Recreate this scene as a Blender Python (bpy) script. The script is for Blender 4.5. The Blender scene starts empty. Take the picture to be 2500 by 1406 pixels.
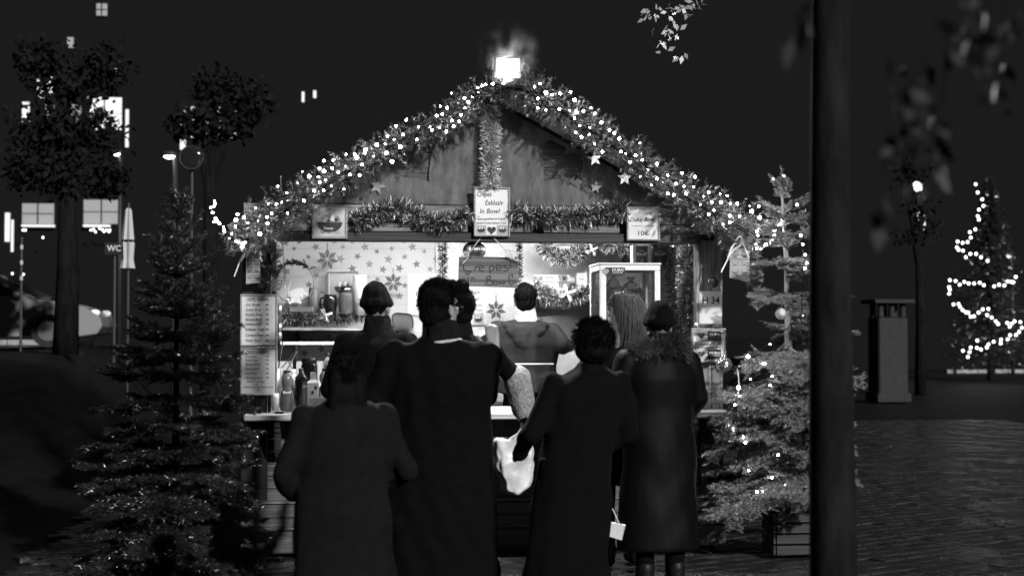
import bpy, bmesh, math, random
import numpy as np
from mathutils import Vector, Matrix, Euler

random.seed(7); RNG = np.random.default_rng(7)
S = bpy.context.scene
COL = S.collection
R = math.radians
# ------------------------------------------------------------------ camera
# stall coordinates: x along the stall front, y away from the viewer, z up; stall front plane y = 0
CAM = Vector((-0.986, -10.121, 1.588)); YAW = R(6.56); PITCH = R(1.69); FPX = 3472.0
cd = bpy.data.cameras.new('camera'); cam = bpy.data.objects.new('camera', cd); COL.objects.link(cam)
cam.location = CAM; cam.rotation_euler = (math.pi/2 + PITCH, 0, -YAW)
cd.sensor_width = 36.0; cd.lens = FPX/2500*36; cd.clip_start = 0.05; cd.clip_end = 600
cd.dof.use_dof = True; cd.dof.focus_distance = 10.3; cd.dof.aperture_fstop = 2.2
S.camera = cam
# ------------------------------------------------------------------ sky, key light, exposure (night)
W = bpy.data.worlds.new('World'); S.world = W; W.use_nodes = True
bg = W.node_tree.nodes['Background']; bg.inputs[0].default_value = (0.0112, 0.0112, 0.0112, 1); bg.inputs[1].default_value = 1.0
SUN_AZ, SUN_EL = R(24), R(23)            # from the viewer's right, high
sl = bpy.data.lights.new('sun', 'SUN'); sl.energy = 4.0; sl.angle = R(1.2); sl.color = (1, 1, 1)
sun = bpy.data.objects.new('sun', sl); COL.objects.link(sun)
sd = Vector((math.sin(SUN_AZ)*math.cos(SUN_EL), -math.cos(SUN_AZ)*math.cos(SUN_EL), math.sin(SUN_EL)))
sun.rotation_euler = sd.to_track_quat('Z', 'Y').to_euler(); sun.location = sd*30
S.view_settings.view_transform = 'Standard'; S.view_settings.look = 'None'
S.view_settings.exposure = 0; S.view_settings.gamma = 1
S.cycles.use_denoising = True; S.cycles.max_bounces = 6; S.cycles.diffuse_bounces = 3; S.cycles.glossy_bounces = 3
S.cycles.transparent_max_bounces = 12; S.cycles.sample_clamp_indirect = 4; S.cycles.caustics_reflective = False; S.cycles.caustics_refractive = False

# ------------------------------------------------------------------ picture <-> place
_cr = cam.rotation_euler.to_matrix()
def ray(px, py): return (_cr @ Vector(((px-1250)/FPX, -(py-703)/FPX, -1)))
def PX(px, py, Y):                       # the point on the upright plane y = Y
    d = ray(px, py); return CAM + d*((Y-CAM.y)/d.y)
def PG(px, py, z=0.0):                   # the point on level ground z
    d = ray(px, py); return CAM + d*((z-CAM.z)/d.z)
def ppm(px, Y):                          # pixels of the photograph per metre there
    a = PX(px, 800, Y); b = PX(px, 900, Y); return 100/(a.z-b.z)

# ------------------------------------------------------------------ materials (all grey: a black-and-white picture)
def mat(name, v, rough=.6, metal=0., var=0., scale=6., stretch=(1, 1, 1), bump=0., spec=.4, emit=0., bscale=None, trans=0., alpha=1.):
    m = bpy.data.materials.new(name); m.use_nodes = True
    nt = m.node_tree; N = nt.nodes; L = nt.links; b = N['Principled BSDF']
    b.inputs['Base Color'].default_value = (v, v, v, 1); b.inputs['Roughness'].default_value = rough
    b.inputs['Metallic'].default_value = metal; b.inputs['Specular IOR Level'].default_value = spec
    if trans: b.inputs['Transmission Weight'].default_value = trans; b.inputs['IOR'].default_value = 1.3
    if alpha < 1: b.inputs['Alpha'].default_value = alpha
    if emit:
        b.inputs['Emission Color'].default_value = (1, 1, 1, 1); b.inputs['Emission Strength'].default_value = emit
        m.cycles.emission_sampling = 'FRONT' if emit > 2 else 'AUTO'
    if var or bump:
        tc = N.new('ShaderNodeTexCoord'); mp = N.new('ShaderNodeMapping'); mp.inputs['Scale'].default_value = stretch
        no = N.new('ShaderNodeTexNoise'); no.inputs['Scale'].default_value = scale; no.inputs['Detail'].default_value = 8; no.inputs['Roughness'].default_value = .62
        L.new(tc.outputs['Object'], mp.inputs['Vector']); L.new(mp.outputs['Vector'], no.inputs['Vector'])
        if var:
            cr = N.new('ShaderNodeValToRGB'); e = cr.color_ramp.elements
            lo, hi = v*(1-var), min(.9, v*(1+var)); e[0].position = .32; e[1].position = .68
            e[0].color = (lo, lo, lo, 1); e[1].color = (hi, hi, hi, 1)
            L.new(no.outputs['Fac'], cr.inputs['Fac']); L.new(cr.outputs['Color'], b.inputs['Base Color'])
        if bump:
            n2 = no
            if bscale:
                n2 = N.new('ShaderNodeTexNoise'); n2.inputs['Scale'].default_value = bscale; n2.inputs['Detail'].default_value = 6
                L.new(mp.outputs['Vector'], n2.inputs['Vector'])
            bm_ = N.new('ShaderNodeBump'); bm_.inputs['Strength'].default_value = bump; bm_.inputs['Distance'].default_value = .02
            L.new(n2.outputs['Fac'], bm_.inputs['Height']); L.new(bm_.outputs['Normal'], b.inputs['Normal'])
    return m
def wood(name, v, axis='x', var=.5, rough=.55, s=5):
    st = {'x': (.35, 6, 9), 'z': (9, 6, .35), 'y': (9, .35, 6)}[axis]
    m = mat(name, v, rough, var=var, scale=s, stretch=st, bump=.25, spec=.35)
    nt = m.node_tree; N = nt.nodes; L = nt.links
    ramp = next(n for n in N if n.type == 'VALTORGB'); b = N['Principled BSDF']
    wv = N.new('ShaderNodeTexWave'); wv.wave_type = 'RINGS'; wv.inputs['Scale'].default_value = 2.2; wv.inputs['Distortion'].default_value = 7; wv.inputs['Detail'].default_value = 3
    L.new(next(n for n in N if n.type == 'MAPPING').outputs['Vector'], wv.inputs['Vector'])
    mx = N.new('ShaderNodeMix'); mx.data_type = 'RGBA'; mx.blend_type = 'MULTIPLY'; mx.inputs['Factor'].default_value = .45
    L.new(ramp.outputs['Color'], mx.inputs['A']); L.new(wv.outputs['Color'], mx.inputs['B']); L.new(mx.outputs['Result'], b.inputs['Base Color'])
    return m
M = dict(
    plank=wood('pale_plank', .2), plankz=wood('upright_plank', .25, 'z'), darkwood=wood('dark_wood', .03), darkz=wood('dark_post_wood', .022, 'z'),
    front=wood('front_board', .10), frame=wood('frame_wood', .34, 'x', .25), signwood=wood('stained_sign_wood', .13, 'x', .75, .5, 4),
    gable=mat('weathered_gable', .088, .8, var=.55, scale=5, stretch=(2.2, 1, .8), bump=.2, bscale=30), heart=wood('heart_board', .055, 'x'),
    roof=mat('roof_felt', .03, .9, var=.4, scale=12), counter=wood('worn_counter', .55, 'x', .2, .4),
    paper=mat('paper', .72, .55, var=.05, scale=3), paper2=mat('laminated_paper', .62, .22, var=.12, scale=3, bump=.15),
    ink=mat('ink', .012, .5), inkgrey=mat('faded_ink', .06, .5), white=mat('white_enamel', .78, .35), picbg=mat('print_light', .42, .4, var=.3, scale=3),
    picdark=mat('print_dark', .03, .4, var=.4, scale=20), picmid=mat('print_mid', .25, .4, var=.6, scale=30),
    bulb=mat('led_glow', .8, emit=130), bulbfar=mat('led_glow_far', .8, emit=5), wire=mat('cable', .005, .7, spec=.1), wirelit=mat('pale_cable', .5, .5),
    fir=mat('lit_fir_needles', .2, .35, var=.45, scale=9, spec=.8), firdark=mat('dark_fir_needles', .02, .28, var=.5, scale=9, spec=.9), garl=mat('garland_needles', .06, .3, var=.5, scale=14, spec=.9),  # fir is paled to look lit, firdark darkened to look shaded
    bark=mat('bark', .009, .95, spec=.05, var=.5, scale=14, stretch=(1, 1, .25), bump=.6), barkpale=mat('pale_spruce_bark', .2, .8, var=.5, scale=20, stretch=(1, 1, .4), bump=.5),
    tinsel=mat('silver_tinsel', .85, .35, .2, spec=.8), tinseld=mat('dark_tinsel', .09, .25, .4, spec=.7), tinselk=mat('gold_tinsel', .6, .3, .3, spec=.8),
    coat=mat('black_wool', .0016, .95, var=.4, scale=30, bump=.1, spec=.12), coat2=mat('charcoal_cloth', .0045, .95, var=.3, scale=18, bump=.15, spec=.15), puffer=mat('black_nylon', .0018, .6, spec=.1),
    hoodie=mat('hoodie_cotton', .010, .85, var=.3, scale=7, bump=.5, bscale=11), skin=mat('skin', .24, .5, var=.08, scale=8), hair=mat('dark_hair', .004, .7, spec=.04), hairb=mat('brown_hair', .05, .45, spec=.4), trousers=mat('trousers', .0015, .95, spec=.1),
    shoe=mat('boot_leather', .006, .5, spec=.2), knit=mat('pale_knit', .45, .8, var=.2, scale=40, bump=.4), plush=mat('plush_sleeve', .26, .9, var=.5, scale=60, bump=.6), leather=mat('leather_sleeve', .12, .35, var=.4, scale=12, stretch=(1, 1, 6), bump=.6),
    eye=mat('eye', .5, .2), bag=mat('plastic_bag', .62, .28, var=.3, scale=7, bump=.7), kraft=mat('kraft_paper', .5, .7, var=.1), chrome=mat('chrome', .7, .15, 1.), metal=mat('dull_metal', .35, .35, .9), black=mat('black_plastic', .012, .4),
    foil=mat('crinkled_foil', .62, .42, .0, var=.22, scale=3.5, bump=.85, bscale=5, spec=.6), wall=mat('wall_board', .5, .8), starink=mat('star_print', .26, .6), stardark=mat('star_print_dark', .17, .6),
    straw=mat('straw_star', .07, .45, .3), glass=mat('glass', .9, .03, trans=.97), ball=mat('bauble', .42, .22, .9), balld=mat('dark_bauble', .06, .08, .6), ballm=mat('glitter_bauble', .55, .45, .6, var=.3, scale=60, bump=.5),
    choc=mat('chocolate', .05, .3, var=.5, scale=20), box=mat('carton', .66, .4, var=.05), boxd=mat('dark_carton', .06, .4), wicker=mat('wicker', .12, .6, var=.4, scale=30), clay=mat('clay_mug', .2, .5, var=.2, scale=9),
    amber=mat('sauce_bottle', .10, .16, var=.2, scale=4), darkglass=mat('dark_glass', .015, .08), honey=mat('honey_jar', .3, .12), jar=mat('jar', .10, .1), ribbon=mat('satin_ribbon', .7, .3),
    concrete=mat('render_wall', .0102, .95, spec=0.), far=mat('far_wall', .0102, .95, spec=0.), carp=mat('car_paint', .3, .2, .2, spec=.6), carg=mat('car_glass', .015, .06), tyre=mat('tyre', .015, .8), lampgrey=mat('lamp_post', .035, .5, .2),
    lit=mat('lit_window', .5, emit=.6, var=.0), litdim=mat('dim_window', .3, emit=.055), litbright=mat('bright_window', .6, emit=1.3), lamp=mat('lamp_glow', .8, emit=12), signlit=mat('sign_white', .5, emit=.05), stone=mat('pale_stone', .02, .8, var=.3, scale=8),
    barkfg=mat('shaded_bark', .0115, .95, spec=.05, var=.5, scale=14, stretch=(1, 1, .25), bump=.6),
    umb=mat('parasol_cloth', .45, .8), leafbg=mat('shaded_leaf', .013, .9, spec=.02), leaf=mat('leaf', .02, .55, spec=.2, var=.4, scale=6), leaflit=mat('lit_leaf', .35, .4, var=.3), kerb=mat('kerb_stone', .3, .3, var=.3, scale=8),
)
# wet paving: dark stone, patches of water smooth it
def wet(name, v):
    m = mat(name, v, .4, var=.5, scale=3, bump=.5, bscale=45, spec=.6); nt = m.node_tree; N = nt.nodes; L = nt.links; b = N['Principled BSDF']
    tc = next(n for n in N if n.type == 'TEX_COORD')
    g = N.new('ShaderNodeNewGeometry'); n = N.new('ShaderNodeTexNoise'); n.inputs['Scale'].default_value = 2.2; n.inputs['Detail'].default_value = 5
    L.new(g.outputs['Position'], n.inputs['Vector']); mr = N.new('ShaderNodeMapRange'); mr.inputs[1].default_value = .4; mr.inputs[2].default_value = .62; mr.inputs[3].default_value = .16; mr.inputs[4].default_value = .5
    L.new(n.outputs['Fac'], mr.inputs[0]); L.new(mr.outputs[0], b.inputs['Roughness'])
    return m
M['paver'] = wet('wet_paver', .024); M['ground'] = mat('dark_ground', .005, .6, var=.4, scale=3, spec=.25); M['road'] = wet('wet_asphalt', .01)
# wallpaper with fine dots
def dotted():
    m = mat('dotted_wallpaper', .6, .6, var=.06, scale=2); nt = m.node_tree; N = nt.nodes; L = nt.links; b = N['Principled BSDF']
    g = N.new('ShaderNodeNewGeometry'); v = N.new('ShaderNodeTexVoronoi'); v.inputs['Scale'].default_value = 27; v.inputs['Randomness'].default_value = .45
    L.new(g.outputs['Position'], v.inputs['Vector']); lt = N.new('ShaderNodeMath'); lt.operation = 'LESS_THAN'; lt.inputs[1].default_value = .13
    L.new(v.outputs['Distance'], lt.inputs[0]); mx = N.new('ShaderNodeMix'); mx.data_type = 'RGBA'; mx.inputs['B'].default_value = (.16, .16, .16, 1)
    L.new(lt.outputs[0], mx.inputs['Factor']); ramp = next(n for n in N if n.type == 'VALTORGB'); L.new(ramp.outputs['Color'], mx.inputs['A']); L.new(mx.outputs['Result'], b.inputs['Base Color'])
    return m
M['wallpaper'] = dotted()

# ------------------------------------------------------------------ mesh helpers
class MB:
    def __init__(s): s.v = []; s.f = []
    def add(s, vs, fs):
        o = len(s.v); s.v += [tuple(v) for v in vs]; s.f += [tuple(i+o for i in f) for f in fs]; return s
    def box(s, x0, x1, y0, y1, z0, z1, rot=None, about=None):
        x0, x1 = sorted((x0, x1)); y0, y1 = sorted((y0, y1)); z0, z1 = sorted((z0, z1))
        vs = [Vector((x, y, z)) for x in (x0, x1) for y in (y0, y1) for z in (z0, z1)]
        if rot is not None:
            c = Vector(about) if about is not None else sum(vs, Vector())/8
            vs = [c + rot @ (v-c) for v in vs]
        return s.add(vs, [(0, 1, 3, 2), (4, 6, 7, 5), (0, 4, 5, 1), (2, 3, 7, 6), (0, 2, 6, 4), (1, 5, 7, 3)])
    def bar(s, a, b, w, h, up=Vector((0, 0, 1))):
        a, b = Vector(a), Vector(b); d = (b-a).normalized(); sx = d.cross(up)
        sx = sx.normalized() if sx.length > 1e-4 else Vector((1, 0, 0)); sz = sx.cross(d)
        vs = [p + sx*i*w/2 + sz*j*h/2 for p in (a, b) for i, j in ((-1, -1), (1, -1), (1, 1), (-1, 1))]
        return s.add(vs, [(3, 2, 1, 0), (4, 5, 6, 7), (0, 1, 5, 4), (1, 2, 6, 5), (2, 3, 7, 6), (3, 0, 4, 7)])
    def tube(s, pts, rad, n=8, cap=True):
        pts = [Vector(p) for p in pts]; k = len(pts)
        rad = [rad]*k if isinstance(rad, (int, float)) else list(rad)
        vs = []; u = None
        for i, p in enumerate(pts):
            d = (pts[min(i+1, k-1)] - pts[max(i-1, 0)]).normalized()
            if u is None:
                u = d.orthogonal().normalized()
            u = (u - d*u.dot(d)).normalized(); w = d.cross(u)
            vs += [p + (u*math.cos(t) + w*math.sin(t))*rad[i] for t in (2*math.pi*j/n for j in range(n))]
        fs = [(i*n+j, i*n+(j+1) % n, (i+1)*n+(j+1) % n, (i+1)*n+j) for i in range(k-1) for j in range(n)]
        if cap: fs += [tuple(range(n))[::-1], tuple((k-1)*n+j for j in range(n))]
        return s.add(vs, fs)
    def lathe(s, prof, c, n=20, sx=1, sy=1):
        c = Vector(c); k = len(prof)
        vs = [c + Vector((r*math.cos(t)*sx, r*math.sin(t)*sy, z)) for r, z in prof for t in (2*math.pi*j/n for j in range(n))]
        fs = [(i*n+j, i*n+(j+1) % n, (i+1)*n+(j+1) % n, (i+1)*n+j) for i in range(k-1) for j in range(n)]
        return s.add(vs, fs + [tuple(range(n))[::-1], tuple((k-1)*n+j for j in range(n))])
    def prism(s, out, y0, y1):            # outline in x,z
        k = len(out); vs = [(x, y0, z) for x, z in out] + [(x, y1, z) for x, z in out]
        return s.add(vs, [tuple(range(k)), tuple(range(2*k-1, k-1, -1))] + [(i, i+k, (i+1) % k+k, (i+1) % k) for i in range(k)])
    def ball(s, c, r, n=12, m=8, sz=None):
        c = Vector(c); rr = r if isinstance(r, (tuple, list)) else (r, r, r)
        vs = [c + Vector((0, 0, rr[2]))]
        for i in range(1, m):
            a = math.pi*i/m
            vs += [c + Vector((rr[0]*math.sin(a)*math.cos(t), rr[1]*math.sin(a)*math.sin(t), rr[2]*math.cos(a))) for t in (2*math.pi*j/n for j in range(n))]
        vs.append(c - Vector((0, 0, rr[2]))); e = len(vs)-1
        fs = [(0, 1+j, 1+(j+1) % n) for j in range(n)] + [(e, 1+(m-2)*n+(j+1) % n, 1+(m-2)*n+j) for j in range(n)]
        fs += [(1+i*n+j, 1+(i+1)*n+j, 1+(i+1)*n+(j+1) % n, 1+i*n+(j+1) % n) for i in range(m-2) for j in range(n)]
        return s.add(vs, fs)
    def mesh(s, name, bevel=0, smooth=False, weld=False):
        me = bpy.data.meshes.new(name); me.from_pydata(s.v, [], s.f)
        bm = bmesh.new(); bm.from_mesh(me); bmesh.ops.recalc_face_normals(bm, faces=bm.faces)
        if bevel: bmesh.ops.bevel(bm, geom=list(bm.edges), offset=bevel, segments=1, affect='EDGES', clamp_overlap=True)
        bm.to_mesh(me); bm.free()
        if smooth: me.shade_smooth()
        return me
def link(o, parent):
    COL.objects.link(o)
    if parent is not None:
        o.parent = parent
        o.matrix_parent_inverse = wm(parent).inverted()
    return o
def wm(o):
    m = o.matrix_basis.copy()
    while o.parent is not None:
        m = (o.parent.matrix_basis @ o.matrix_parent_inverse) @ m; o = o.parent
    return m
def obj(name, mb, m, parent=None, bevel=0, smooth=False):
    me = mb.mesh(name, bevel, smooth) if isinstance(mb, MB) else mb
    if not me.materials: me.materials.append(M[m] if isinstance(m, str) else m)
    return link(bpy.data.objects.new(name, me), parent)
def tag(o, label, cat, group=None, kind=None):
    if label: o['label'] = label
    if cat: o['category'] = cat
    if group: o['group'] = group
    if kind: o['kind'] = kind
    return o
def thing(name, loc, label, cat, group=None):
    o = bpy.data.objects.new(name, None); o.empty_display_size = .1; o.location = loc; COL.objects.link(o)
    return tag(o, label, cat, group)
def structure(o): o['kind'] = 'structure'; return o
def tris(name, V, F, m, smooth=False):                    # numpy arrays straight into a mesh
    me = bpy.data.meshes.new(name); V = np.asarray(V, np.float32).reshape(-1, 3); F = np.asarray(F, np.int32)
    k = F.shape[1]
    me.vertices.add(len(V)); me.vertices.foreach_set('co', V.ravel()); me.loops.add(F.size); me.loops.foreach_set('vertex_index', F.ravel())
    me.polygons.add(len(F)); me.polygons.foreach_set('loop_start', np.arange(len(F), dtype=np.int32)*k); me.polygons.foreach_set('loop_total', np.full(len(F), k, np.int32))
    me.update(calc_edges=True); me.validate(); me.materials.append(M[m] if isinstance(m, str) else m)
    return me
def evalmesh(me, mods, name):
    o = bpy.data.objects.new('tmp', me); COL.objects.link(o)
    for t, kw in mods:
        md = o.modifiers.new(t, t)
        for k, v in kw.items(): setattr(md, k, v)
    dg = bpy.context.evaluated_depsgraph_get(); r = bpy.data.meshes.new_from_object(o.evaluated_get(dg)); r.name = name
    bpy.data.objects.remove(o); bpy.data.meshes.remove(me); return r
def text(s, shear=0., bold=.011):                           # outline letters as flat faces, unit height
    c = bpy.data.curves.new('t', 'FONT'); c.body = s; c.shear = shear; c.resolution_u = 2; c.offset = bold; c.dimensions = '2D'; c.fill_mode = 'FRONT'
    o = bpy.data.objects.new('t', c); me = o.to_mesh()
    V = np.array([v.co[:2] for v in me.vertices]).reshape(-1, 2); F = [tuple(p.vertices) for p in me.polygons]
    o.to_mesh_clear(); bpy.data.objects.remove(o); bpy.data.curves.remove(c); return V, F
def lettering(lines, Y, mb=None):                         # (string, px left, px right, py baseline, px cap height[, shear, bold])
    mb = mb or MB()
    for l in lines:
        s, xl, xr, yb, ch = l[:5]; V, F = text(s, *(l[5:]))
        if not len(V): continue
        x0, x1 = V[:, 0].min(), V[:, 0].max(); k = (xr-xl)/(x1-x0); h = ch/.73
        mb.add([PX(xl+(v[0]-x0)*k, yb-v[1]*h, Y) for v in V], F)
    return mb
def stroke(pts, w):                                       # flat ribbon along picture points already placed in space
    mb = MB(); k = len(pts); vs = []
    for i, p in enumerate(pts):
        d = (pts[min(i+1, k-1)]-pts[max(i-1, 0)]).normalized(); n = Vector((-d.z, 0, d.x)).normalized()*w/2
        vs += [p-n, p+n]
    return mb.add(vs, [(2*i, 2*i+1, 2*i+3, 2*i+2) for i in range(k-1)])
def curve_pts(P, n):                                      # Catmull-Rom through points
    P = [Vector(p) for p in P]; Q = [P[0]*2-P[1]] + P + [P[-1]*2-P[-2]]; out = []
    m = len(P)-1
    for j in range(n+1):
        t = j/n*m; i = min(int(t), m-1); u = t-i; a, b, c, d = Q[i:i+4]
        out.append(.5*((2*b) + (c-a)*u + (2*a-5*b+4*c-d)*u*u + (3*b-a-3*c+d)*u**3))
    return out
def star_outline(cx, cz, r, rot=0, k=.42, n=5):
    return [(cx + (r if i % 2 == 0 else r*k)*math.sin(rot+math.pi*i/n), cz + (r if i % 2 == 0 else r*k)*math.cos(rot+math.pi*i/n)) for i in range(2*n)]
# needles: one triangle each, many twigs at once
def needle_tris(st, di, L, n, nl, w, flat=.6, fwd=.55):
    st = np.asarray(st, float); di = np.asarray(di, float); L = np.asarray(L, float); T = len(st)
    di = di/np.linalg.norm(di, axis=1, keepdims=True)
    up = np.tile([0, 0, 1.], (T, 1)); sx = np.cross(di, up); sx += (np.linalg.norm(sx, axis=1, keepdims=True) < 1e-3)*np.array([1., 0, 0]); sx /= np.linalg.norm(sx, axis=1, keepdims=True)
    sz = np.cross(sx, di)
    t = RNG.random((T, n))**.9; a = RNG.random((T, n))*2*np.pi
    rad = np.cos(a)[..., None]*sx[:, None] + (np.sin(a)*(1-flat))[..., None]*sz[:, None] + .15*sz[:, None]
    nd = di[:, None]*fwd + rad + RNG.normal(0, .12, (T, n, 3)); nd /= np.linalg.norm(nd, axis=2, keepdims=True)
    p = st[:, None] + di[:, None]*(L[:, None]*t)[..., None]
    ln = nl*(.75+.5*RNG.random((T, n)))*(1-.25*t)
    tip = p + nd*ln[..., None]
    q = np.cross(nd, RNG.normal(0, 1, (T, n, 3))); q /= np.linalg.norm(q, axis=2, keepdims=True)
    V = np.stack([p-q*w/2, p+q*w/2, tip], 2).reshape(-1, 3)
    # the woody twig itself, a thin blade
    e = st + di*L[:, None]; q2 = sx*.0022
    V2 = np.stack([st-q2, st+q2, e, st-sz*.0022, st+sz*.0022, e], 1).reshape(-1, 3)
    V = np.concatenate([V, V2]); return V, np.arange(len(V)).reshape(-1, 3)
def tinsel_tris(path, rad, n, l, w):
    P = np.array([p[:] for p in path]); k = len(P)-1
    t = RNG.random(n)*k; i = np.minimum(t.astype(int), k-1); u = (t-i)[:, None]
    c = P[i]*(1-u)+P[i+1]*u; d = P[i+1]-P[i]; d /= np.linalg.norm(d, axis=1, keepdims=True)
    r = RNG.normal(0, 1, (n, 3)); r -= d*(r*d).sum(1, keepdims=True); r /= np.linalg.norm(r, axis=1, keepdims=True)
    nd = r + d*RNG.normal(0, .45, (n, 1)); nd /= np.linalg.norm(nd, axis=1, keepdims=True)
    q = np.cross(nd, RNG.normal(0, 1, (n, 3))); q /= np.linalg.norm(q, axis=1, keepdims=True)
    ln = (l*(.6+.7*RNG.random(n)))[:, None]; c = c + r*rad*RNG.random((n, 1))
    b = c+nd*ln
    V = np.stack([c-q*w/2, c+q*w/2, b+q*w/2, b-q*w/2], 1).reshape(-1, 3); return V, np.arange(4*n).reshape(-1, 4)
# ================================================================== the setting: ground, paving, street
def sstep(a, b, x):
    t = min(1, max(0, (x-a)/(b-a))); return t*t*(3-2*t)
def gz(x, y): return 1.24*sstep(3.5, 8.5, y)*sstep(2.6, 4.2, -x - .12*(y-4))
g = MB(); nx, ny = 90, 90
xs = [-120 + 240*(i/nx) if abs(i-nx/2) > 28 else None for i in range(nx+1)]
xs = sorted(set([-260, -120, -60, -40] + [round(-30+.75*i, 2) for i in range(81)] + [40, 60, 120, 260])); ys = sorted(set([-60, -30] + [-14+.8*i for i in range(60)] + [40, 60, 90, 140, 300]))
vs = [(x, y, gz(x, y)-.03) for y in ys for x in xs]
g.add(vs, [(j*len(xs)+i, j*len(xs)+i+1, (j+1)*len(xs)+i+1, (j+1)*len(xs)+i) for j in range(len(ys)-1) for i in range(len(xs)-1)])
structure(obj('ground', g, 'ground', smooth=True))
# paving: bricks in diagonal courses, each its own piece where the picture shows them
pav = bpy.data.objects.new('pavement', None); COL.objects.link(pav); pav['kind'] = 'structure'
pw, pl = .155, .235
pm = []
for i in range(4):
    b = MB().box(-pl/2+.005, pl/2-.005, -pw/2+.005, pw/2-.005, -.05, 0)
    me = b.mesh('paver', .007)
    for v in me.vertices: v.co.z += random.uniform(-.002, .002)
    me.materials.append(M['paver']); pm.append(me)
ca, sa = math.cos(R(27)), math.sin(R(27)); slots = []
for r in range(-95, 130):
    for c in range(-60, 75):
        u, v = (c + (.5 if r % 2 else 0))*pl, r*pw
        x, y = u*ca - v*sa + 2.2, u*sa + v*ca - 1.5
        if not (-3.2 < x < 10.5 and -4.0 < y < 14): continue
        if -1.6 < x < 1.6 and .1 < y < 1.8: continue
        d = Vector((x, y, 0)) - CAM; q = _cr.transposed() @ d
        px, py = 1250 + FPX*q.x/-q.z, 703 - FPX*q.y/-q.z
        if gz(x, y) > .004: continue
        seen = 0
        if 2085 < px < 2515 and 1165 < py < 1420: seen = 1
        elif 1690 < px < 1975 and 1320 < py < 1420: seen = 1
        slots.append((-seen, -py, x, y))
slots.sort(); rest = []
for k, (sn, _, x, y) in enumerate(slots):
    dz = random.gauss(0, .0022); t = Euler((random.gauss(0, .008), random.gauss(0, .008), R(27)+random.gauss(0, .006)))
    if k < 300 and sn:
        o = bpy.data.objects.new('paving_stone', pm[k % 4]); o.location = (x, y, dz); o.rotation_euler = t; link(o, pav)
    else: rest.append((x, y, dz, t))
base = np.array([v.co[:] for v in pm[0].vertices]); bf = [tuple(p.vertices) for p in pm[0].polygons]; mb = MB()
for x, y, dz, t in rest:
    mt = np.array(t.to_matrix()); V = base @ mt.T + np.array([x, y, dz]); o = len(mb.v); mb.v += [tuple(v) for v in V]; mb.f += [tuple(i+o for i in f) for f in bf]
me = bpy.data.meshes.new('paving_field'); me.from_pydata(mb.v, [], mb.f); me.materials.append(M['paver'])
o = link(bpy.data.objects.new('paving_field', me), pav); o['kind'] = 'stuff'
# street on the rise at the left, its kerb, the kerb beyond the square
rd = MB(); rd.add([(-60, 14.5, 1.245), (-7.2, 14.5, 1.245), (-7.2, 24, 1.245), (-60, 24, 1.245)], [(0, 1, 2, 3)]); structure(obj('road', rd, 'road'))
for y, z in ((14.3, 1.2), (24.1, 1.2)):
    k = MB()
    for i in range(18): k.box(-42+1.95*i, -42+1.95*i+1.93, y-.08, y+.08, z, z+.16)
    structure(obj('kerb', k, 'kerb', bevel=.015))
k = MB(); p = PG(2310, 910)
for i in range(10): k.box(p.x+1.2*i, p.x+1.2*i+1.18, p.y-.1, p.y+.1, -.02, .12)
structure(obj('kerb', k, 'kerb', bevel=.02))

# ================================================================== the market stall
ST = thing('market_stall', (0, .9, 0), 'wooden crepe stall with open serving hatch and heart cut-outs in its gable', 'market stall')
XL, XR = -1.53, 1.525
FL = .16                                                   # stall floor
GZ0 = PX(1000, 500, 0).z                                   # gable foot / header top
OV = -.13
ridge = Vector((.04, OV, PX(1215, 218, OV).z)); eL = PX(560, 560, OV); eR = PX(1850, 575, OV)
sL = (ridge.z-eL.z)/(ridge.x-eL.x); sR = (ridge.z-eR.z)/(eR.x-ridge.x)
def roofz(x): return ridge.z - (sL*(ridge.x-x) if x < ridge.x else sR*(x-ridge.x))
# posts, cladding boards
def planks(name, x0, x1, n, y0, y1, z0, z1, m, parent=ST, gap=.004, bev=.003):
    w = (x1-x0)/n
    for i in range(n): obj(name, MB().box(x0+i*w+gap/2, x0+(i+1)*w-gap/2, y0, y1+random.uniform(-.002, .002), z0, z1), m, parent, bevel=bev)
def hplanks(name, x0, x1, y0, y1, zs, m, parent=ST, gap=.005):
    for a, b in zip(zs[:-1], zs[1:]): obj(name, MB().box(x0, x1, y0+random.uniform(-.002, .002), y1, a+gap/2, b-gap/2), m, parent, bevel=.004)
planks('post_board', XR+.03, XR+.20, 2, 0, .05, .1, 2.24, 'plankz'); planks('post_board', XL-.20, XL-.02, 2, 0, .05, .1, 2.24, 'darkz')
obj('corner_trim', MB().box(XR-.005, XR+.022, -.02, .06, .99, 2.27), 'plankz', ST, bevel=.004)
obj('corner_trim', MB().box(XL-.015, XL+.004, -.02, .06, .99, 2.27), 'darkz', ST, bevel=.004)
for x in (XL-.1, XR+.1):
    for y in (.1, 1.75): obj('post', MB().box(x-.05, x+.05, y-.04, y+.05, 0, roofz(x)-.06), 'darkz', ST, bevel=.005)
# header boards and the dark shutter rail
zh = [PX(1100, q, 0).z for q in (567, 545, 523, 501)]
hplanks('header_board', XL-.19, XR+.19, .0, .035, zh, 'plank')
obj('shutter_rail', MB().box(XL-.02, XR+.03, -.045, .06, PX(1180, 592, 0).z, zh[0]-.004), 'darkwood', ST, bevel=.006)
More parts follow.
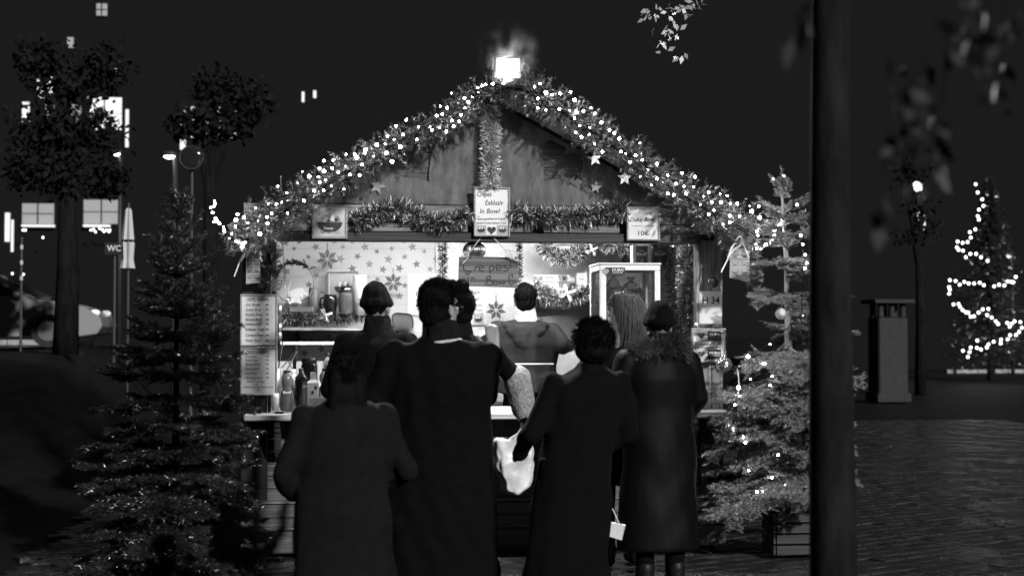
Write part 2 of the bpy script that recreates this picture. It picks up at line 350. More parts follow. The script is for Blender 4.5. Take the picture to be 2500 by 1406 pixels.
# gable: a board with two heart-shaped openings, boards behind
def heart(cx, cz, s, rot):
    pts = []
    for i in range(40):
        t = 2*math.pi*i/40; x = 16*math.sin(t)**3/16; z = (13*math.cos(t)-5*math.cos(2*t)-2*math.cos(3*t)-math.cos(4*t))/16
        c, s_ = math.cos(rot), math.sin(rot); x, z = x*s, (z+1.06)*s*1.1
        x, z = cx + x*c - z*s_, cz + x*s_ + z*c; pts.append((x, min(z, roofz(x)-.11)))
    return pts
tL, tR = PX(1050, 447, .02), PX(1326, 447, .02)
cv = bpy.data.curves.new('gable', 'CURVE'); cv.dimensions = '2D'; cv.fill_mode = 'BOTH'; cv.extrude = .012
def spl(pts):
    sp = cv.splines.new('POLY'); sp.points.add(len(pts)-1); sp.use_cyclic_u = True
    for q, (x, z) in zip(sp.points, pts): q.co = (x, z, 0, 1)
gx0, gx1 = XL-.19, XR+.19
spl([(gx0, GZ0+.006), (gx1, GZ0+.006), (gx1, roofz(gx1)-.07), (ridge.x, ridge.z-.07), (gx0, roofz(gx0)-.07)])
spl(heart(tL.x, tL.z, .165, R(38))); spl(heart(tR.x, tR.z, .165, R(-38)))
co = bpy.data.objects.new('tmp', cv); COL.objects.link(co); bpy.context.view_layer.update()
me = bpy.data.meshes.new_from_object(co.evaluated_get(bpy.context.evaluated_depsgraph_get())); bpy.data.objects.remove(co)
me.transform(Matrix.Translation((0, .024, 0)) @ Matrix.Rotation(math.pi/2, 4, 'X')); me.materials.clear()
gab = obj('gable_board', me, 'gable', ST)
for t, a in ((tL, 35), (tR, -35)):
    mb = MB().box(t.x-.42, t.x+.42, .0385, .05, t.z-.12, t.z+.5, rot=Matrix.Rotation(R(0), 3, 'Y')); mb.v = [(x, y, min(z, roofz(x)-.08)) for x, y, z in mb.v]; obj('heart_backing', mb, 'heart', gab)
kx0, kx1 = PX(1178, 300, -.03).x, PX(1222, 300, -.03).x
obj('king_post', MB().box(kx0, kx1, -.03, .008, GZ0+.01, ridge.z-.1), 'darkz', ST, bevel=.004)
# roof: two slopes of boards under felt, barge boards
for e, nm in ((eL, 0), (eR, 1)):
    d = Vector((e.x-ridge.x, 0, e.z-ridge.z)); n = Vector((-d.z, 0, d.x)).normalized(); n = n if n.z > 0 else -n
    dn = d.normalized(); L_ = d.length; mb = MB()
    a = Vector((ridge.x, 0, ridge.z)); b = a + d
    mb.add([p + Vector((0, y, 0)) + n*h for p in (a, b) for y in (OV-.02, 2.05) for h in (0, .03)], [(0, 1, 3, 2), (4, 6, 7, 5), (0, 4, 5, 1), (2, 3, 7, 6), (0, 2, 6, 4), (1, 5, 7, 3)])
    rf = obj('roof', mb, 'roof', ST)
    for i in range(9):
        p = a + dn*(L_*(i+.02)/9); q = a + dn*(L_*(i+.98)/9)
        obj('roof_board', MB().add([w + Vector((0, y, 0)) + n*h for w in (p, q) for y in (OV, 2.0) for h in (-.022, -.003)], [(0, 1, 3, 2), (4, 6, 7, 5), (0, 4, 5, 1), (2, 3, 7, 6), (0, 2, 6, 4), (1, 5, 7, 3)]), 'darkwood', rf)
    obj('barge_board', MB().add([w + Vector((0, y, 0)) + n*h for w in (a, b) for y in (OV-.05, OV-.025) for h in (-.07, .03)], [(0, 1, 3, 2), (4, 6, 7, 5), (0, 4, 5, 1), (2, 3, 7, 6), (0, 2, 6, 4), (1, 5, 7, 3)]), 'darkwood', ST)
# side and back walls, floor, ceiling
for x0, x1 in ((XL-.15, XL-.12), (XR+.12, XR+.15)): obj('side_wall', MB().box(x0, x1, .05, 1.85, .1, 2.4), 'darkz', ST)
obj('floor', MB().box(XL-.19, XR+.19, .05, 1.9, .08, FL), 'darkwood', ST)
BY = 1.8
bw = obj('back_wall', MB().box(XL-.19, XR+.19, BY+.012, BY+.04, .1, 2.45), 'wall', ST)
obj('ceiling', MB().box(-1.0, 1.05, .08, BY+.01, 2.56, 2.58), 'plank', ST)
obj('header_back', MB().box(-1.05, 1.1, .062, .075, PX(1180, 592, 0).z+.005, 2.55), 'plank', ST)
# dotted wallpaper sheets with a gap between, printed stars
px_edges = [600, 715, 835, 955, 1062]; py_edges = [520, 607, 675, 743, 812, 880, 960, 1040]
for a, b in zip(px_edges[:-1], px_edges[1:]):
    for c, d in zip(py_edges[:-1], py_edges[1:]):
        p, q = PX(a, c, BY), PX(b, d, BY); obj('wallpaper_sheet', MB().box(p.x+.002, q.x-.002, BY, BY+.010, q.z+.002, p.z-.002), 'wallpaper', bw)
ST_PX = [(697, 592, 11), (771, 603, 11), (718, 607, 7), (753, 627, 8), (837, 603, 8), (816, 590, 9), (891, 603, 12), (920, 614, 8), (873, 626, 10), (948, 633, 12), (902, 645, 11), (831, 632, 13), (860, 656, 12), (935, 658, 11), (988, 627, 9), (956, 607, 8), (1007, 603, 12), (1017, 645, 11), (975, 655, 12), (1050, 657, 9), (1065, 632, 10), (1036, 614, 7), (772, 672, 11), (754, 695, 10), (700, 663, 12), (921, 682, 8), (988, 697, 9), (803, 821, 10), (785, 852, 11), (743, 862, 11), (975, 723, 11), (957, 743, 8), (905, 821, 9), (760, 835, 9), (730, 590, 9), (860, 590, 8), (985, 590, 7)]
for x, y, r in ST_PX:
    p = PX(x, y, BY); k = ppm(x, BY); obj('printed_star', MB().prism(star_outline(p.x, p.z, r/k*.98, random.uniform(-.5, .5), .42), BY-.0025, BY-.0005), random.choice(['starink', 'stardark']), bw)
# crumpled foil sheet over the right half of the back wall
nx, nz = 70, 60; x0, x1 = PX(1064, 600, BY).x, XR+.1; V = []
NS = [(random.uniform(-1, 1), random.uniform(-1, 1), random.uniform(3, 22), random.uniform(0, 6)) for _ in range(26)]
for j in range(nz+1):
    for i in range(nx+1):
        x = x0+(x1-x0)*i/nx; z = .95+1.5*j/nz
        h = sum(abs(math.sin((a*x+b*z)*f+ph))/f for a, b, f, ph in NS)*.016
        V.append((x, BY-.004-h, z))
F = [(j*(nx+1)+i, j*(nx+1)+i+1, (j+1)*(nx+1)+i+1, (j+1)*(nx+1)+i) for j in range(nz) for i in range(nx)]
obj('foil_sheet', tris('foil_sheet', V, F, 'foil'), 'foil', bw)
# counter, its edge, front boards, brackets, plinth
CZ = PX(1180, 1005, -.12).z
obj('counter_top', MB().box(XL-.16, XR+.21, -.30, .62, CZ-.042, CZ), 'counter', ST, bevel=.006)
obj('back_counter', MB().box(XL-.1, XR+.1, 1.25, BY-.03, .95, .99), 'metal', ST, bevel=.004)
hplanks('front_board', XL-.02, XR+.03, .012, .045, [.3+.0875*i for i in range(9)], 'front')
def bracket(x):
    zt = CZ-.05; prof = [(-.26, zt), (-.26, zt-.035), (-.235, zt-.05), (-.235, zt-.075), (-.215, zt-.085), (-.20, zt-.13), (-.16, zt-.2), (-.1, zt-.25), (-.04, zt-.27), (.005, zt-.29), (.005, zt)]
    mb = MB(); k = len(prof); mb.add([(x, y, z) for y, z in prof] + [(x+.04, y, z) for y, z in prof], [tuple(range(k)), tuple(range(2*k-1, k-1, -1))] + [(i, i+k, (i+1) % k+k, (i+1) % k) for i in range(k)])
    obj('bracket', mb, 'front', ST)
for x in (-1.49, -.5, .5, 1.44): bracket(x)
zt = PX(1700, 1215, 0).z
hplanks('plinth_board', XL-.2, XR+.21, -.035, .02, [.03, zt-.19, zt-.095, zt], 'front')
obj('plinth_ledge', MB().box(XL-.2, XR+.21, -.05, .03, zt+.003, zt+.022), 'plank', ST, bevel=.004)
obj('plinth_bead', MB().box(XL+.1, XR+.1, -.052, -.037, zt-.175, zt-.163), 'plank', ST, bevel=.003)
# shelves with brackets inside
def shelf(pxa, pxb, py, Y0, Y1, m, t=.028):
    a, b = PX(pxa, py, Y0), PX(pxb, py, Y0); s_ = obj('shelf', MB().box(a.x, b.x, Y0, Y1, a.z-t, a.z), m, ST, bevel=.003)
    for f in (.12, .88):
        x = a.x+(b.x-a.x)*f; mb = MB()
        prof = [(Y0+.05, a.z-t-.001), (Y1, a.z-t-.001), (Y1, a.z-t-.13), (Y1-.02, a.z-t-.13)]
        mb.add([(x-.011, y, z) for y, z in prof]+[(x+.011, y, z) for y, z in prof], [(0, 1, 2, 3), (7, 6, 5, 4), (0, 4, 5, 1), (1, 5, 6, 2), (2, 6, 7, 3), (3, 7, 4, 0)]); obj('shelf_bracket', mb, 'black', s_)
    return a.z
SH1 = shelf(686, 1010, 799, 1.45, BY-.006, 'counter'); SH2 = shelf(684, 1010, 834, 1.5, BY-.006, 'white', .026)
SH3 = shelf(1296, 1475, 717, 1.5, BY-.06, 'white'); SH4 = shelf(1340, 1560, 600, 1.5, BY-.06, 'white')
# lamp hanging inside, hidden by the header
TL = thing('tube_lamp', (0, .55, 2.5), 'long tube lamp under the stall ceiling behind the header', 'lamp')
obj('housing', MB().box(-1.28, 1.28, .50, .60, 2.50, 2.545), 'white', TL, bevel=.005)
obj('tube', MB().tube([(-1.25, .55, 2.482), (1.25, .55, 2.482)], .014), mat('tube_glow', .8, emit=9), TL)
la = bpy.data.lights.new('tube_light', 'AREA'); la.shape = 'RECTANGLE'; la.size = 2.5; la.size_y = .12; la.energy = 74
lo = bpy.data.objects.new('tube_light', la); lo.location = (0, .56, 2.46); lo.rotation_euler = (R(14), 0, 0); link(lo, TL); lo.matrix_parent_inverse = Matrix.Translation(-TL.location)

# ------------------------------------------------------------------ floodlight on the ridge
fp = PX(1240, 192, -.54)
FLD = thing('floodlight', fp, 'lit square floodlight above the stall ridge', 'floodlight')
tilt = Matrix.Rotation(R(10), 3, 'X')
def fb(x0, x1, y0, y1, z0, z1): return MB().box(x0, x1, y0, y1, z0, z1)
def place(mb):
    mb.v = [tuple(fp + Vector((0, 0, .075)) + tilt @ Vector(v)) for v in mb.v]; return mb
k = ppm(1240, -.54); hw = 34/k; hh = 27/k
obj('body', place(fb(-hw, hw, .0, .05, -hh, hh)), 'black', FLD, bevel=.006)
obj('bezel', place(fb(-hw*.98, hw*.98, -.012, -.001, -hh*.98, -hh*.42)), 'black', FLD, bevel=.003)
for sx in (-1, 1): obj('bezel', place(fb(sx*hw*.98, sx*hw*.84, -.012, -.001, -hh*.4, hh*.98)), 'black', FLD, bevel=.002)
obj('bezel', place(fb(-hw*.82, hw*.82, -.012, -.001, hh*.86, hh*.98)), 'black', FLD, bevel=.002)
lens = mat('floodlight_glass', .08, emit=.62)
obj('lens', place(fb(-hw*.83, hw*.83, -.009, -.002, -hh*.4, hh*.85)), lens, FLD)
obj('led_chip', place(MB().prism([(-hw*.6, -hh*.3), (-hw*.62, hh*.7), (-hw*.28, hh*.25), (-hw*.3, -hh*.3)], -.0125, -.0095)), mat('reflector_dim', .1, emit=.4), FLD)
obj('led_chip', place(MB().prism([(hw*.55, -hh*.3), (hw*.6, hh*.72), (hw*.3, hh*.2), (hw*.25, -hh*.3)], -.0125, -.0095)), mat('reflector_dim2', .1, emit=.44), FLD)
obj('bracket', MB().box(fp.x-.012, fp.x+.012, -.52, -.14, ridge.z-.02, ridge.z+.0), 'metal', FLD)
obj('bracket', MB().box(fp.x-.03, fp.x+.03, -.535, -.515, ridge.z-.01, fp.z+.05), 'metal', FLD)
mb = lettering([('20 W', 1222, 1246, 185, 5)], -.565); obj('lettering', mb, 'white', FLD)
la = bpy.data.lights.new('flood', 'AREA'); la.shape = 'RECTANGLE'; la.size = .05; la.size_y = .04; la.energy = 170
lo = bpy.data.objects.new('flood_beam', la); lo.location = fp + Vector((0, -.03, .078)); lo.rotation_euler = (R(-(90-35)), 0, 0); COL.objects.link(lo); lo.parent = FLD; lo.matrix_parent_inverse = Matrix.Translation(-fp)

# thin volume added for the glow around the lamp
sm = bpy.data.materials.new('halo'); sm.use_nodes = True; N = sm.node_tree.nodes; L = sm.node_tree.links; N.remove(N['Principled BSDF']); pv = N.new('ShaderNodeVolumePrincipled'); pv.inputs['Color'].default_value = (.95, .95, .95, 1); pv.inputs['Density Attribute'].default_value = ''
L.new(pv.outputs[0], N['Material Output'].inputs['Volume']); tc = N.new('ShaderNodeTexCoord'); no = N.new('ShaderNodeTexNoise'); no.inputs['Scale'].default_value = 9; no.inputs['Detail'].default_value = 4; L.new(tc.outputs['Object'], no.inputs['Vector'])
ln_ = N.new('ShaderNodeVectorMath'); ln_.operation = 'LENGTH'; L.new(tc.outputs['Object'], ln_.inputs[0]); mr = N.new('ShaderNodeMapRange'); mr.inputs[1].default_value = .04; mr.inputs[2].default_value = .24; mr.inputs[3].default_value = 1; mr.inputs[4].default_value = 0; L.new(ln_.outputs['Value'], mr.inputs[0])
m1 = N.new('ShaderNodeMapRange'); m1.inputs[1].default_value = .46; m1.inputs[2].default_value = .68; m1.inputs[4].default_value = .16; L.new(no.outputs['Fac'], m1.inputs[0]); mm_ = N.new('ShaderNodeMath'); mm_.operation = 'MULTIPLY'; L.new(m1.outputs[0], mm_.inputs[0]); L.new(mr.outputs[0], mm_.inputs[1]); L.new(mm_.outputs[0], pv.inputs['Density'])
c = PX(1242, 125, -.62); me = MB().ball((0, 0, 0), .25, 16, 10).mesh('halo'); me.materials.append(sm); o = bpy.data.objects.new('halo', me); o.location = c; COL.objects.link(o); tag(o, 'misty glow added around the floodlight as a thin volume', 'halo', kind='stuff')
# ================================================================== garlands, tinsel, light strings
def fir_garland(name, label, cat, path, rad, tufts, L, nn, nl, w, m='garl', group=None):
    pts = curve_pts(path, 40); P = np.array([p[:] for p in pts])
    G = thing(name, pts[0], label, cat, group)
    obj('stem', MB().tube(pts, .008, 6), 'wire', G)
    t = RNG.random(tufts)*39.99; i = t.astype(int); u = (t-i)[:, None]; c = P[i]*(1-u)+P[i+1]*u
    d = P[i+1]-P[i]; d /= np.linalg.norm(d, axis=1, keepdims=True)
    r = RNG.normal(0, 1, (tufts, 3)); r[:, 1] = -np.abs(r[:, 1])*.9+.1; r -= d*(r*d).sum(1, keepdims=True); r /= np.linalg.norm(r, axis=1, keepdims=True)
    dr = r + d*RNG.normal(0, .6, (tufts, 1)); rr = rad if np.isscalar(rad) else np.interp(t, np.linspace(0, 40, len(rad)), rad)[:, None]
    V, F = needle_tris(c + r*rr*.15, dr, (rr*np.ones((tufts, 1))*(.6+.7*RNG.random((tufts, 1)))).ravel(), nn, nl, w, flat=.1, fwd=.75)
    obj('foliage', tris('foliage', V, F, m), m, G); return G, pts
def W_(pts, Y): return [PX(x, y, Y) for x, y in pts]
GY = -.26
gL = W_([(1215, 215), (1150, 255), (1085, 300), (980, 345), (870, 405), (770, 468), (680, 525), (612, 572)], GY)
gR = W_([(1225, 212), (1300, 228), (1390, 285), (1480, 345), (1570, 400), (1650, 465), (1740, 520), (1830, 575)], GY)
GL, _ = fir_garland('fir_garland', 'fir garland with small lights along the roof edge nearest the parasol', 'garland', gL, [.12, .11, .12, .12, .13, .15, .16], 420, .13, 46, .034, .0042, group='fir garlands on the roof edge')
GL['label'] = 'dim fir garland with lights on the roof edge above the bowl picture'
GR, _ = fir_garland('fir_garland', 'brightly starred fir garland on the roof edge above the two paper stars', 'garland', gR, [.12, .14, .15, .13, .13, .15, .16], 460, .13, 46, .034, .0042, group='fir garlands on the roof edge')
# bundles of fir hanging from the eaves
def bundle(label, path, rad, tufts, nl=.04, m='garl'):
    B, _ = fir_garland('fir_bundle', label, 'fir branch', path, rad, tufts, .15, 60, nl, .0045, m); return B
bundle('lit bundle of fir branches hanging at the eave over the H 34 notice', W_([(1728, 525), (1768, 550), (1806, 590), (1828, 635), (1842, 690)], -.14), [.12, .14, .12, .07, .04], 340, m='fir')  # paler needle material chosen so the bundle looks lit
bundle('small bundle of fir hanging at the eave over the narrow wooden tag', W_([(560, 575), (600, 585), (635, 580), (660, 560)], -.22), [.09, .11, .10, .08], 90)
bundle('dark sprig of fir hanging beside the upper menu board', W_([(655, 610), (662, 660), (645, 710)], -.10), [.05, .06, .05], 26, .03)
# bulbs: one shared mesh, each bulb its own part
bme = MB().ball((0, 0, 0), .0078, 8, 6).mesh('bulb', smooth=True); bme.materials.append(M['bulb'])
bsm = MB().ball((0, 0, 0), .0052, 8, 6).mesh('bulb', smooth=True); bsm.materials.append(M['bulb'])
def string(label, pts, big=1., small=.3, group='strings of small lights on the stall'):
    T = thing('light_string', pts[0], label, 'fairy lights', group)
    obj('cable', MB().tube([p + Vector((0, .03, 0)) for p in pts], .0028, 5), 'wire', T)
    for p in pts:
        o = bpy.data.objects.new('bulb', bsm if random.random() < small else bme); o.scale = [big*random.choice((.55, .8, 1, 1, 1.4))]*3
        o.location = p; link(o, T); o.matrix_parent_inverse = wm(T).inverted()
    return T
def scatter(path, n, spread):
    pts = curve_pts(path, n); out = []
    for i, p in enumerate(pts):
        q = p + Vector((random.gauss(0, .012), random.uniform(-.12, -.02), random.uniform(-1, 1)*spread)); out.append(q)
    return out
LB_ = [(1102, 228), (1134, 240), (1153, 237), (1166, 215), (1186, 207), (1075, 260), (1091, 264), (1135, 264), (1066, 283), (1080, 280), (1125, 281), (1103, 295), (1121, 297), (967, 308), (992, 293), (1022, 310), (1050, 310), (1055, 318), (1073, 312), (984, 329), (1018, 341), (946, 333), (962, 341), (920, 354), (941, 352), (977, 359), (890, 374), (892, 366), (912, 382), (943, 374), (845, 377), (866, 377), (871, 385), (884, 402), (957, 395), (790, 393), (814, 391), (780, 411), (791, 418), (811, 411), (843, 406), (738, 419), (755, 431), (777, 432), (794, 440), (826, 421), (854, 427), (878, 428), (727, 447), (781, 445), (809, 454), (767, 466), (790, 465), (840, 462), (678, 455), (700, 471), (655, 498), (675, 499), (688, 494), (742, 490), (663, 521), (652, 530), (624, 508), (580, 523), (595, 530), (605, 545), (576, 537), (630, 539), (575, 553), (653, 546), (702, 521), (634, 571), (1168, 226), (1143, 250), (1108, 309), (1090, 322)]
RB_ = [(1177, 210), (1203, 205), (1228, 204), (1305, 212), (1318, 205), (1333, 227), (1348, 232), (1368, 229), (1393, 225), (1403, 245), (1313, 241), (1313, 264), (1333, 269), (1366, 267), (1391, 271), (1407, 274), (1424, 272), (1443, 264), (1452, 278), (1403, 289), (1415, 308), (1440, 312), (1439, 329), (1452, 352), (1405, 324), (1500, 326), (1512, 339), (1516, 370), (1562, 350), (1528, 375), (1471, 371), (1538, 396), (1568, 391), (1604, 400), (1582, 415), (1563, 432), (1604, 437), (1630, 428), (1665, 423), (1697, 432), (1650, 449), (1670, 455), (1694, 457), (1630, 473), (1645, 476), (1675, 473), (1718, 480), (1730, 470), (1758, 474), (1775, 478), (1738, 494), (1760, 494), (1783, 497), (1800, 497), (1743, 513), (1730, 523), (1782, 527), (1782, 543), (1806, 528), (1835, 516), (1852, 504), (1830, 503), (1855, 531), (1765, 548), (1848, 565), (1850, 575), (1420, 335), (1468, 300), (1488, 318), (1552, 380), (1590, 452), (1710, 500)]
def at_px(L_, Y): return [PX(x, y, Y + random.uniform(-.05, .03)) for x, y in L_]
string('string of lights in the dim garland over the bowl picture', at_px(LB_, -.40))
string('string of bright lights in the garland over the paper stars', at_px(RB_, -.40), small=.15, big=1.05)
loopL = curve_pts(W_([(525, 492), (517, 505), (524, 527), (530, 545), (552, 563), (575, 592), (600, 600)], -.35), 22)
string('drooping loop of lights at the eave nearest the WC sign', [p + Vector((random.gauss(0, .012), 0, random.gauss(0, .012))) for p in loopL], small=.7)
loopR = curve_pts(W_([(1845, 600), (1862, 603), (1880, 592), (1893, 570), (1897, 552), (1905, 540)], -.35), 14)
string('drooping loop of lights at the eave beside the spruce top', [p + Vector((random.gauss(0, .008), 0, random.gauss(0, .008))) for p in loopR], small=.7)
# tinsel
def tinsel(label, path, rad, n, m, l=.035, w=.005, mix=None, group='tinsel garlands'):
    pts = curve_pts(path, 30); T = thing('tinsel_garland', pts[0], label, 'tinsel', group)
    obj('core', MB().tube(pts, .003, 5), 'wire', T)
    for k, (mm, share) in enumerate(mix or [(m, 1)]):
        V, F = tinsel_tris(pts, rad, int(n*share), l, w); obj('strands', tris('strands', V, F, mm), mm, T)
    return T
tinsel('thick glittering tinsel wound down the gable post', W_([(1200, 240), (1198, 350), (1196, 462)], -.075), .055, 5200, 'tinsel', .03, .0045, [('tinsel', .45), ('tinselk', .3), ('tinseld', .25)])
tinsel('tinsel swag on the header between bowl picture and Crepes Exklusiv sign', W_([(865, 545), (895, 530), (930, 515), (985, 510), (1040, 540), (1090, 545), (1150, 520)], -.06), .045, 2500, 'tinseld', .05, .005, [('tinsel', .2), ('tinseld', .5), ('garl', .3)])
tinsel('tinsel swag on the header between Crepes Exklusiv and Dubai Bowl signs', W_([(1240, 515), (1290, 525), (1350, 530), (1430, 525), (1490, 515), (1530, 515)], -.06), .045, 2200, 'tinseld', .05, .005, [('tinsel', .2), ('tinseld', .5), ('garl', .3)])
tinsel('dark tinsel hanging above the man with glasses', W_([(1080, 590), (1081, 640), (1080, 690)], .25), .022, 650, 'tinseld', .026, .004, [('garl', .6), ('tinseld', .4)])
tinsel('dark tinsel hanging beside the wooden Crepes plank', W_([(1267, 590), (1268, 640), (1266, 690)], .25), .016, 600, 'tinseld', .02, .004, [('garl', .6), ('tinseld', .4)])
tinsel('thick dark tinsel hanging to the floor side of the glass case', W_([(1632, 600), (1638, 700), (1645, 800), (1650, 860)], .35), .03, 1700, 'tinseld', .028, .0045, [('garl', .35), ('tinseld', .5), ('tinsel', .15)])
tinsel('silver tinsel down the inner wall by the mirror strip', W_([(1662, 600), (1660, 700), (1662, 830)], .45), .022, 1400, 'tinsel', .022, .004, [('tinsel', .8), ('tinselk', .2)])
tinsel('dark tinsel hanging along the hatch edge behind the H 34 notice', W_([(1683, 600), (1685, 700), (1683, 800), (1680, 885)], .12), .024, 1700, 'tinseld', .026, .0045, [('garl', .4), ('tinseld', .45), ('tinsel', .15)])
tinsel('pale tinsel draped along the upper inner shelf', W_([(1325, 592), (1345, 620), (1375, 632), (1405, 622), (1440, 600), (1480, 600), (1550, 605)], 1.42), .045, 2600, 'tinsel', .045, .006, [('tinsel', .45), ('tinseld', .3), ('garl', .25)])
tinsel('pale tinsel along the lower inner shelf below the biscuit boxes', W_([(1300, 700), (1330, 722), (1370, 730), (1430, 718), (1470, 700)], 1.42), .045, 2300, 'tinsel', .05, .006, [('tinsel', .45), ('tinseld', .3), ('garl', .25)])
tinsel('dark tinsel along the shelf under the white deer', W_([(690, 776), (740, 778), (800, 776), (850, 773), (900, 771)], 1.49), .035, 1900, 'tinseld', .035, .005, [('tinsel', .15), ('tinseld', .5), ('garl', .35)])

# ================================================================== signs and notices
def rect_sign(name, label, cat, x0, y0, x1, y1, Y, fw=6, lines=(), extra=None, panel='paper', frame='frame', ink='ink', t=.012, group=None):
    a, b = PX(x0, y0, Y), PX(x1, y1, Y); T = thing(name, ((a.x+b.x)/2, Y, b.z), label, cat, group)
    obj('panel', MB().box(a.x+.002, b.x-.002, Y, Y+t, b.z+.002, a.z-.002), panel, T)
    if frame:
        f = fw/ppm(x0, Y)
        for q in ((a.x, b.x, a.z-f, a.z), (a.x, b.x, b.z, b.z+f), (a.x, a.x+f, b.z+f, a.z-f), (b.x-f, b.x, b.z+f, a.z-f)):
            obj('frame', MB().box(q[0], q[1], Y-.012, Y+t-.001, q[2]+.0003, q[3]-.0003), frame, T, bevel=.0015)
    if lines: obj('lettering', lettering(lines, Y-.0015), ink, T)
    if extra: extra(T, Y-.002)
    return T
def bowl_pic(T, Y, cx, cy, w, bgbox=None):                # printed picture of a bowl heaped with crepe and fruit
    def pl(pts, m, dy): obj('picture', MB().prism([(PX(cx+x*w, cy+y*w, Y-dy).x, PX(cx+x*w, cy+y*w, Y-dy).z) for x, y in pts][::-1], Y-dy-.0006, Y-dy), m, T)
    if bgbox: x0, y0, x1, y1 = bgbox; a, b = PX(x0, y0, Y), PX(x1, y1, Y); obj('picture', MB().box(a.x, b.x, Y-.0004, Y+.0008, b.z, a.z), 'picbg', T)
    pl([(-.48, .02), (-.3, -.12), (-.22, -.32), (-.05, -.2), (.08, -.36), (.2, -.22), (.34, -.26), (.42, -.08), (.5, .02)], 'picmid', .001)
    pl([(-.22, -.3), (-.05, -.18), (-.1, -.02), (-.28, -.02)], 'paper', .002); pl([(.0, -.1), (.1, -.33), (.2, -.2), (.16, -.03)], 'paper', .002)
    pl([(.25+.07*math.cos(i), -.1+.07*math.sin(i)) for i in np.linspace(0, 6.28, 10)[:-1]], 'picdark', .0025)
    pl([(-.06+.06*math.cos(i), -.06+.06*math.sin(i)) for i in np.linspace(0, 6.28, 10)[:-1]], 'picdark', .0025)
    pl([(-.5, .0), (.5, .0), (.46, .16), (.34, .3), (.2, .37), (-.2, .37), (-.34, .3), (-.46, .16)], 'picdark', .003)
    pl([(-.4, .36), (.4, .36), (.3, .43), (-.3, .43)], 'picmid', .0008)
def heartpts(cx, cy, s): return [(cx+s*16*math.sin(t)**3/16, cy-s*(13*math.cos(t)-5*math.cos(2*t)-2*math.cos(3*t)-math.cos(4*t))/16) for t in np.linspace(0, 2*math.pi, 25)[:-1]]
def poly(T, pts, Y, m, name='print', dy=.001): obj(name, MB().prism([(PX(x, y, Y-dy).x, PX(x, y, Y-dy).z) for x, y in pts], Y-dy-.0006, Y-dy), m, T)
SY = -.075
def ex1(T, Y):
    bowl_pic(T, Y, 1175, 560, 20, (1163, 550, 1187, 574)); bowl_pic(T, Y, 1227, 560, 20, (1213, 550, 1239, 574)); poly(T, heartpts(1200, 562, 11), Y, 'picdark')
rect_sign('sign', 'framed Crepes Exklusiv In Bowl sign below the gable post', 'sign', 1157, 457, 1245, 578, SY, 4, [('Crepes', 1165, 1200, 480, 13, .25), ('Exklusiv', 1184, 1229, 501, 13, .25), ('In Bowl', 1171, 1221, 521, 12, .25), ('Crepes geschnitten mit Topping', 1166, 1233, 537, 6, .25), ('garniert in einer Essbaren Schale', 1164, 1236, 547, 6, .25)], ex1)
def ex2(T, Y):
    bowl_pic(T, Y, 805, 543, 62, (768, 507, 842, 578)); obj('lettering', lettering([('Crenoje', 791, 813, 560, 6, .2)], Y-.005), 'white', T)
rect_sign('picture', 'framed picture of a filled bowl at the header end under the dim garland', 'picture', 762, 500, 848, 583, SY, 5, [], ex2)
rect_sign('sign', 'framed Dubai Bowl 10 euro sign on the header', 'sign', 1530, 505, 1611, 588, SY, 4, [('Dubai Bowl', 1538, 1600, 541, 11, .25), ('mit Pistaziencreme und Engelshaar', 1542, 1598, 553, 3), ('10€', 1558, 1584, 575, 12)], None, 'paper2')
def menu(label, y0, y1, head, rows, extra=()):
    L_ = [(head, 601, 657, y0+17, 9, 0, .006)]
    for i, (a, b, w, dy) in enumerate(rows): L_ += [(a, 599, 599+w, y0+dy, 7, .3), (b, 648, 657, y0+dy-1, 5)]
    L_ += list(extra); return rect_sign('menu_board', label, 'menu', 587, y0, 677, y1, -.05, 4, L_, None, 'paper2')
menu('upper framed price list headed Crepes in Bowl on the dark post', 718, 845, 'CREPES IN BOWL', [('Salz Bowl', '4€', 36, 29), ('Zucker Bowl', '5€', 38, 41), ('Nutella Bowl', '5€', 41, 53), ('Banane Bowl', '6€', 41, 65), ('Apfelmus Bowl', '6€', 41, 76), ('Raffaello Bowl', '6€', 46, 89), ('Caramel Bowl', '5€', 44, 103), ('Kinder Bowl', '5€', 38, 116)])
menu('lower framed price list with Extra Toppings on the dark post', 847, 965, 'CREPES IN BOWL', [('Oreo Bowl', '5€', 28, 26), ('Kinder Bowl', '5€', 32, 35), ('Banane Bowl', '6€', 36, 45), ('Knack Bowl', '6€', 34, 56), ('Käse Bowl', '6€', 28, 67), ('Herzhafte Bowl', '7€', 42, 78)], [('Extra Toppings', 604, 646, 933, 5), ('1€', 622, 629, 941, 5), ('Extra Toppings Beschwipst', 594, 667, 946, 4.5), ('2€', 627, 634, 954, 5)])
T = rect_sign('notice', 'white paper notice reading H 34 on the pale post', 'notice', 1705, 710, 1763, 791, -.012, 0, [('H 34', 1715, 1757, 741, 17, 0, .02)], None, 'paper2', None, t=.003)
obj('clip', MB().ball(PX(1699, 792, -.02), .014), 'paper', T)
def ex4(T, Y):
    for y in (821, 866):
        a = 1700; poly(T, [(a, y-13), (a+24, y-13), (a+24, y+11), (a, y+11)], Y, 'picbg', dy=.0004); poly(T, heartpts(a+12, y-2, 9), Y, 'choc')
        poly(T, [(a+27, y-13), (a+60, y-13), (a+60, y+11), (a+27, y+11), (a+29, y+7), (a+26, y+4), (a+29, y), (a+26, y-4), (a+29, y-8)], Y, 'ink')
        obj('lettering', lettering([('DUBAI', a+32, a+58, y-2, 6.5), ('SCHOKOLADE', a+33, a+57, y+3, 3)], Y-.003), 'white', T)
